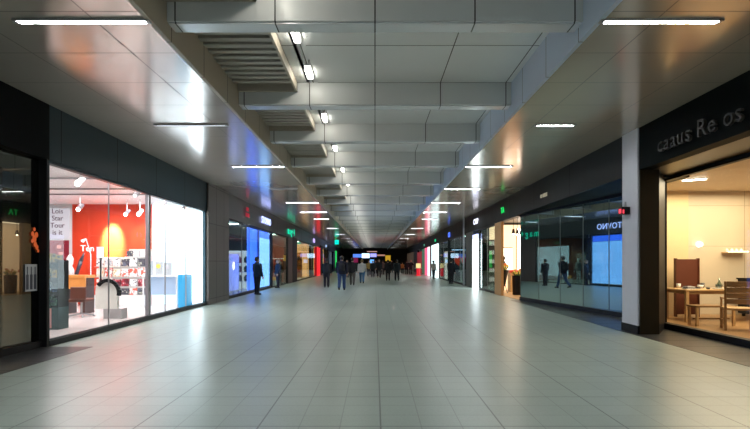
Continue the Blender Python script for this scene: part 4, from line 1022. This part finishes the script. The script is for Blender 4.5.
M_reflstrip = emis('reflection_strip', (.75,1.,.88), 14.); M_shopstripw = emis('shop_strip_warm', (1.,.9,.75), 12.)  # greenish strips added to stand in for soffit lights mirrored in the glass
def shop_strips(x0, x1, ys, group, label, m=M_reflstrip):
    for y in ys:
        t = empty('ceiling_light', ((x0+x1)/2,y,3.47), label, 'ceiling light', group)
        MB().box(x0,x1,y-.05,y+.05,3.42,3.45).build('diffuser', m, t); MB().box(x0-.03,x1+.03,y-.06,y+.06,3.45,3.497).build('housing', M_alu, t)
shop_strips(-8.6,-7.0, (20.2,22.4,24.6), 'strips in the blue shop', 'pale strip added in the blue shop as a soffit light reflection')
shop_strips(-8.4,-6.7, (28.4,30.2,32.0,33.8), 'strips in the green sign shop', 'pale strip added behind the green sign as a soffit light reflection')
shop_strips(-8.8,-7.0, (38.,40.5,43.,45.5), 'strips in the warm left shop', 'warm strip light on the ceiling of the amber lit left shop', M_shopstripw)
shop_strips(6.5,8.2, (30.3,31.8,33.3,34.8,36.3), 'strips in the dark right shop', 'greenish white strip added in the dark right shop as a soffit light reflection')
shop_strips(6.6,8.2, (38.8,40.4,42.), 'strips above the posters', 'greenish white strip added above the right poster panels as a soffit light reflection')
def mannequin(x, y, pose, rz, m, label):
    p = poses[pose]; o = bpy.data.objects.new('mannequin', p['body']); col.objects.link(o); o.location = (x,y,.02); o.rotation_euler.z = rz
    o.material_slots[0].link = 'OBJECT'; o.material_slots[0].material = m; tag(o, label, 'mannequin')
    part('dress', p['jacket'], cloth((.25,.24,.24) if m is M_white else (.03,.03,.04)), o)
mannequin(6.25,31.2,'stand',-PI/2,M_white,'white mannequin in the dark right window, nearest')
mannequin(6.3,33.4,'phone',-PI/2,M_black,'black mannequin in the dark right window')
mannequin(6.35,35.4,'stand',-PI/2,M_white,'white mannequin in the dark right window, farthest')
mannequin(-6.5,29.1,'stand',PI/2,M_white,'white mannequin behind the glass of the green sign shop')
mannequin(-6.75,20.2,'phone',PI/2,M_black,'black mannequin at the left edge of the blue shop window')
mannequin(6.25,23.4,'stand',-PI/2,M_black,'black mannequin in the dim window beside the white light pillar')
# ================================================================ LIGHTS
def area(name, loc, sx, sy, power, color, rot=(0,0,0)):
    l = bpy.data.lights.new(name,'AREA'); l.shape = 'RECTANGLE'; l.size = sx; l.size_y = sy; l.energy = power; l.color = color
    o = bpy.data.objects.new(name,l); col.objects.link(o); o.location = loc; o.rotation_euler = rot; return o
area('red_shop_light', (-8.0,12.0,3.33), 4.5, 6.0, 400, (1,.92,.92))
area('white_half_light', (-6.8,15.0,3.3), 1.2, 1.6, 60, (.85,.93,1))
area('furniture_shop_light', (8.8,10.6,3.33), 3.4, 4.5, 330, (1,.80,.52))
area('blue_shop_light', (-8.6,23,3.4), 4, 6, 90, (.7,.75,1))
area('green_sign_shop_light', (-7.2,32.5,3.38), 1.8, 4, 160, (1,.85,.7))
area('warm_shop_light', (-8,43,3.4), 3, 9, 200, (1,.72,.4))
area('warm_shop_light_far', (-8,60,3.4), 2, 8, 150, (1,.72,.4))
area('flower_shop_light', (6.9,22,3.38), 1.5, 4, 90, (1,.8,.55))
area('dim_shop_light', (6.6,23.2,3.38), 1, 1.5, 20, (.9,1,.95))
area('dark_shop_light', (8,34,3.4), 3, 5, 60, (.8,1,.95))
area('display_light', (7,41,3.4), 1.5, 4, 60, (1,.95,.9))
for (px,py,y,lit,cn) in spots[:4]:
    p = pt(px,py,y); l = bpy.data.lights.new('spot','SPOT'); l.energy = 120; l.spot_size = .7; l.spot_blend = .6; l.color = (1,.78,.45); l.shadow_soft_size = .05
    o = bpy.data.objects.new('wall_spot_lamp', l); col.objects.link(o); o.location = (p.x,p.y+.15,p.z)
# warm wall wash on the red wall
l = bpy.data.lights.new('wash','SPOT'); l.energy = 5000; l.spot_size = .62; l.spot_blend = .7; l.color = (1,.8,.5); l.shadow_soft_size = .1
o = bpy.data.objects.new('wall_wash_lamp', l); col.objects.link(o); o.location = (-8.85,15.55,3.38)
o.rotation_euler = (Vector((-8.88,16.25,2.25))-Vector(o.location)).to_track_quat('-Z','Y').to_euler()
for ob in bpy.data.objects:
    if ob.name.startswith('wall_spot_lamp'):
        ob.rotation_euler = (Vector((ob.location.x*1.02,16.25,2.3))-Vector(ob.location)).to_track_quat('-Z','Y').to_euler()

w = bpy.data.worlds.new('World'); sc.world = w; w.use_nodes = True
w.node_tree.nodes['Background'].inputs[0].default_value = (.75,.85,1,1); w.node_tree.nodes['Background'].inputs[1].default_value = .25

cam = bpy.data.cameras.new('Camera'); co = bpy.data.objects.new('Camera', cam); col.objects.link(co)
co.location = (0,0,CH); co.rotation_euler = (PI/2,0,0)
cam.sensor_width = 36; cam.lens = F*36/750; cam.shift_y = (HOR-214.5)/750; cam.clip_end = 300
sc.camera = co
sc.cycles.use_denoising = True
sc.cycles.max_bounces = 8; sc.cycles.transparent_max_bounces = 12
sc.cycles.sample_clamp_indirect = 6
sc.view_settings.view_transform = 'Standard'
sc.view_settings.look = 'None'
sc.view_settings.exposure = .22
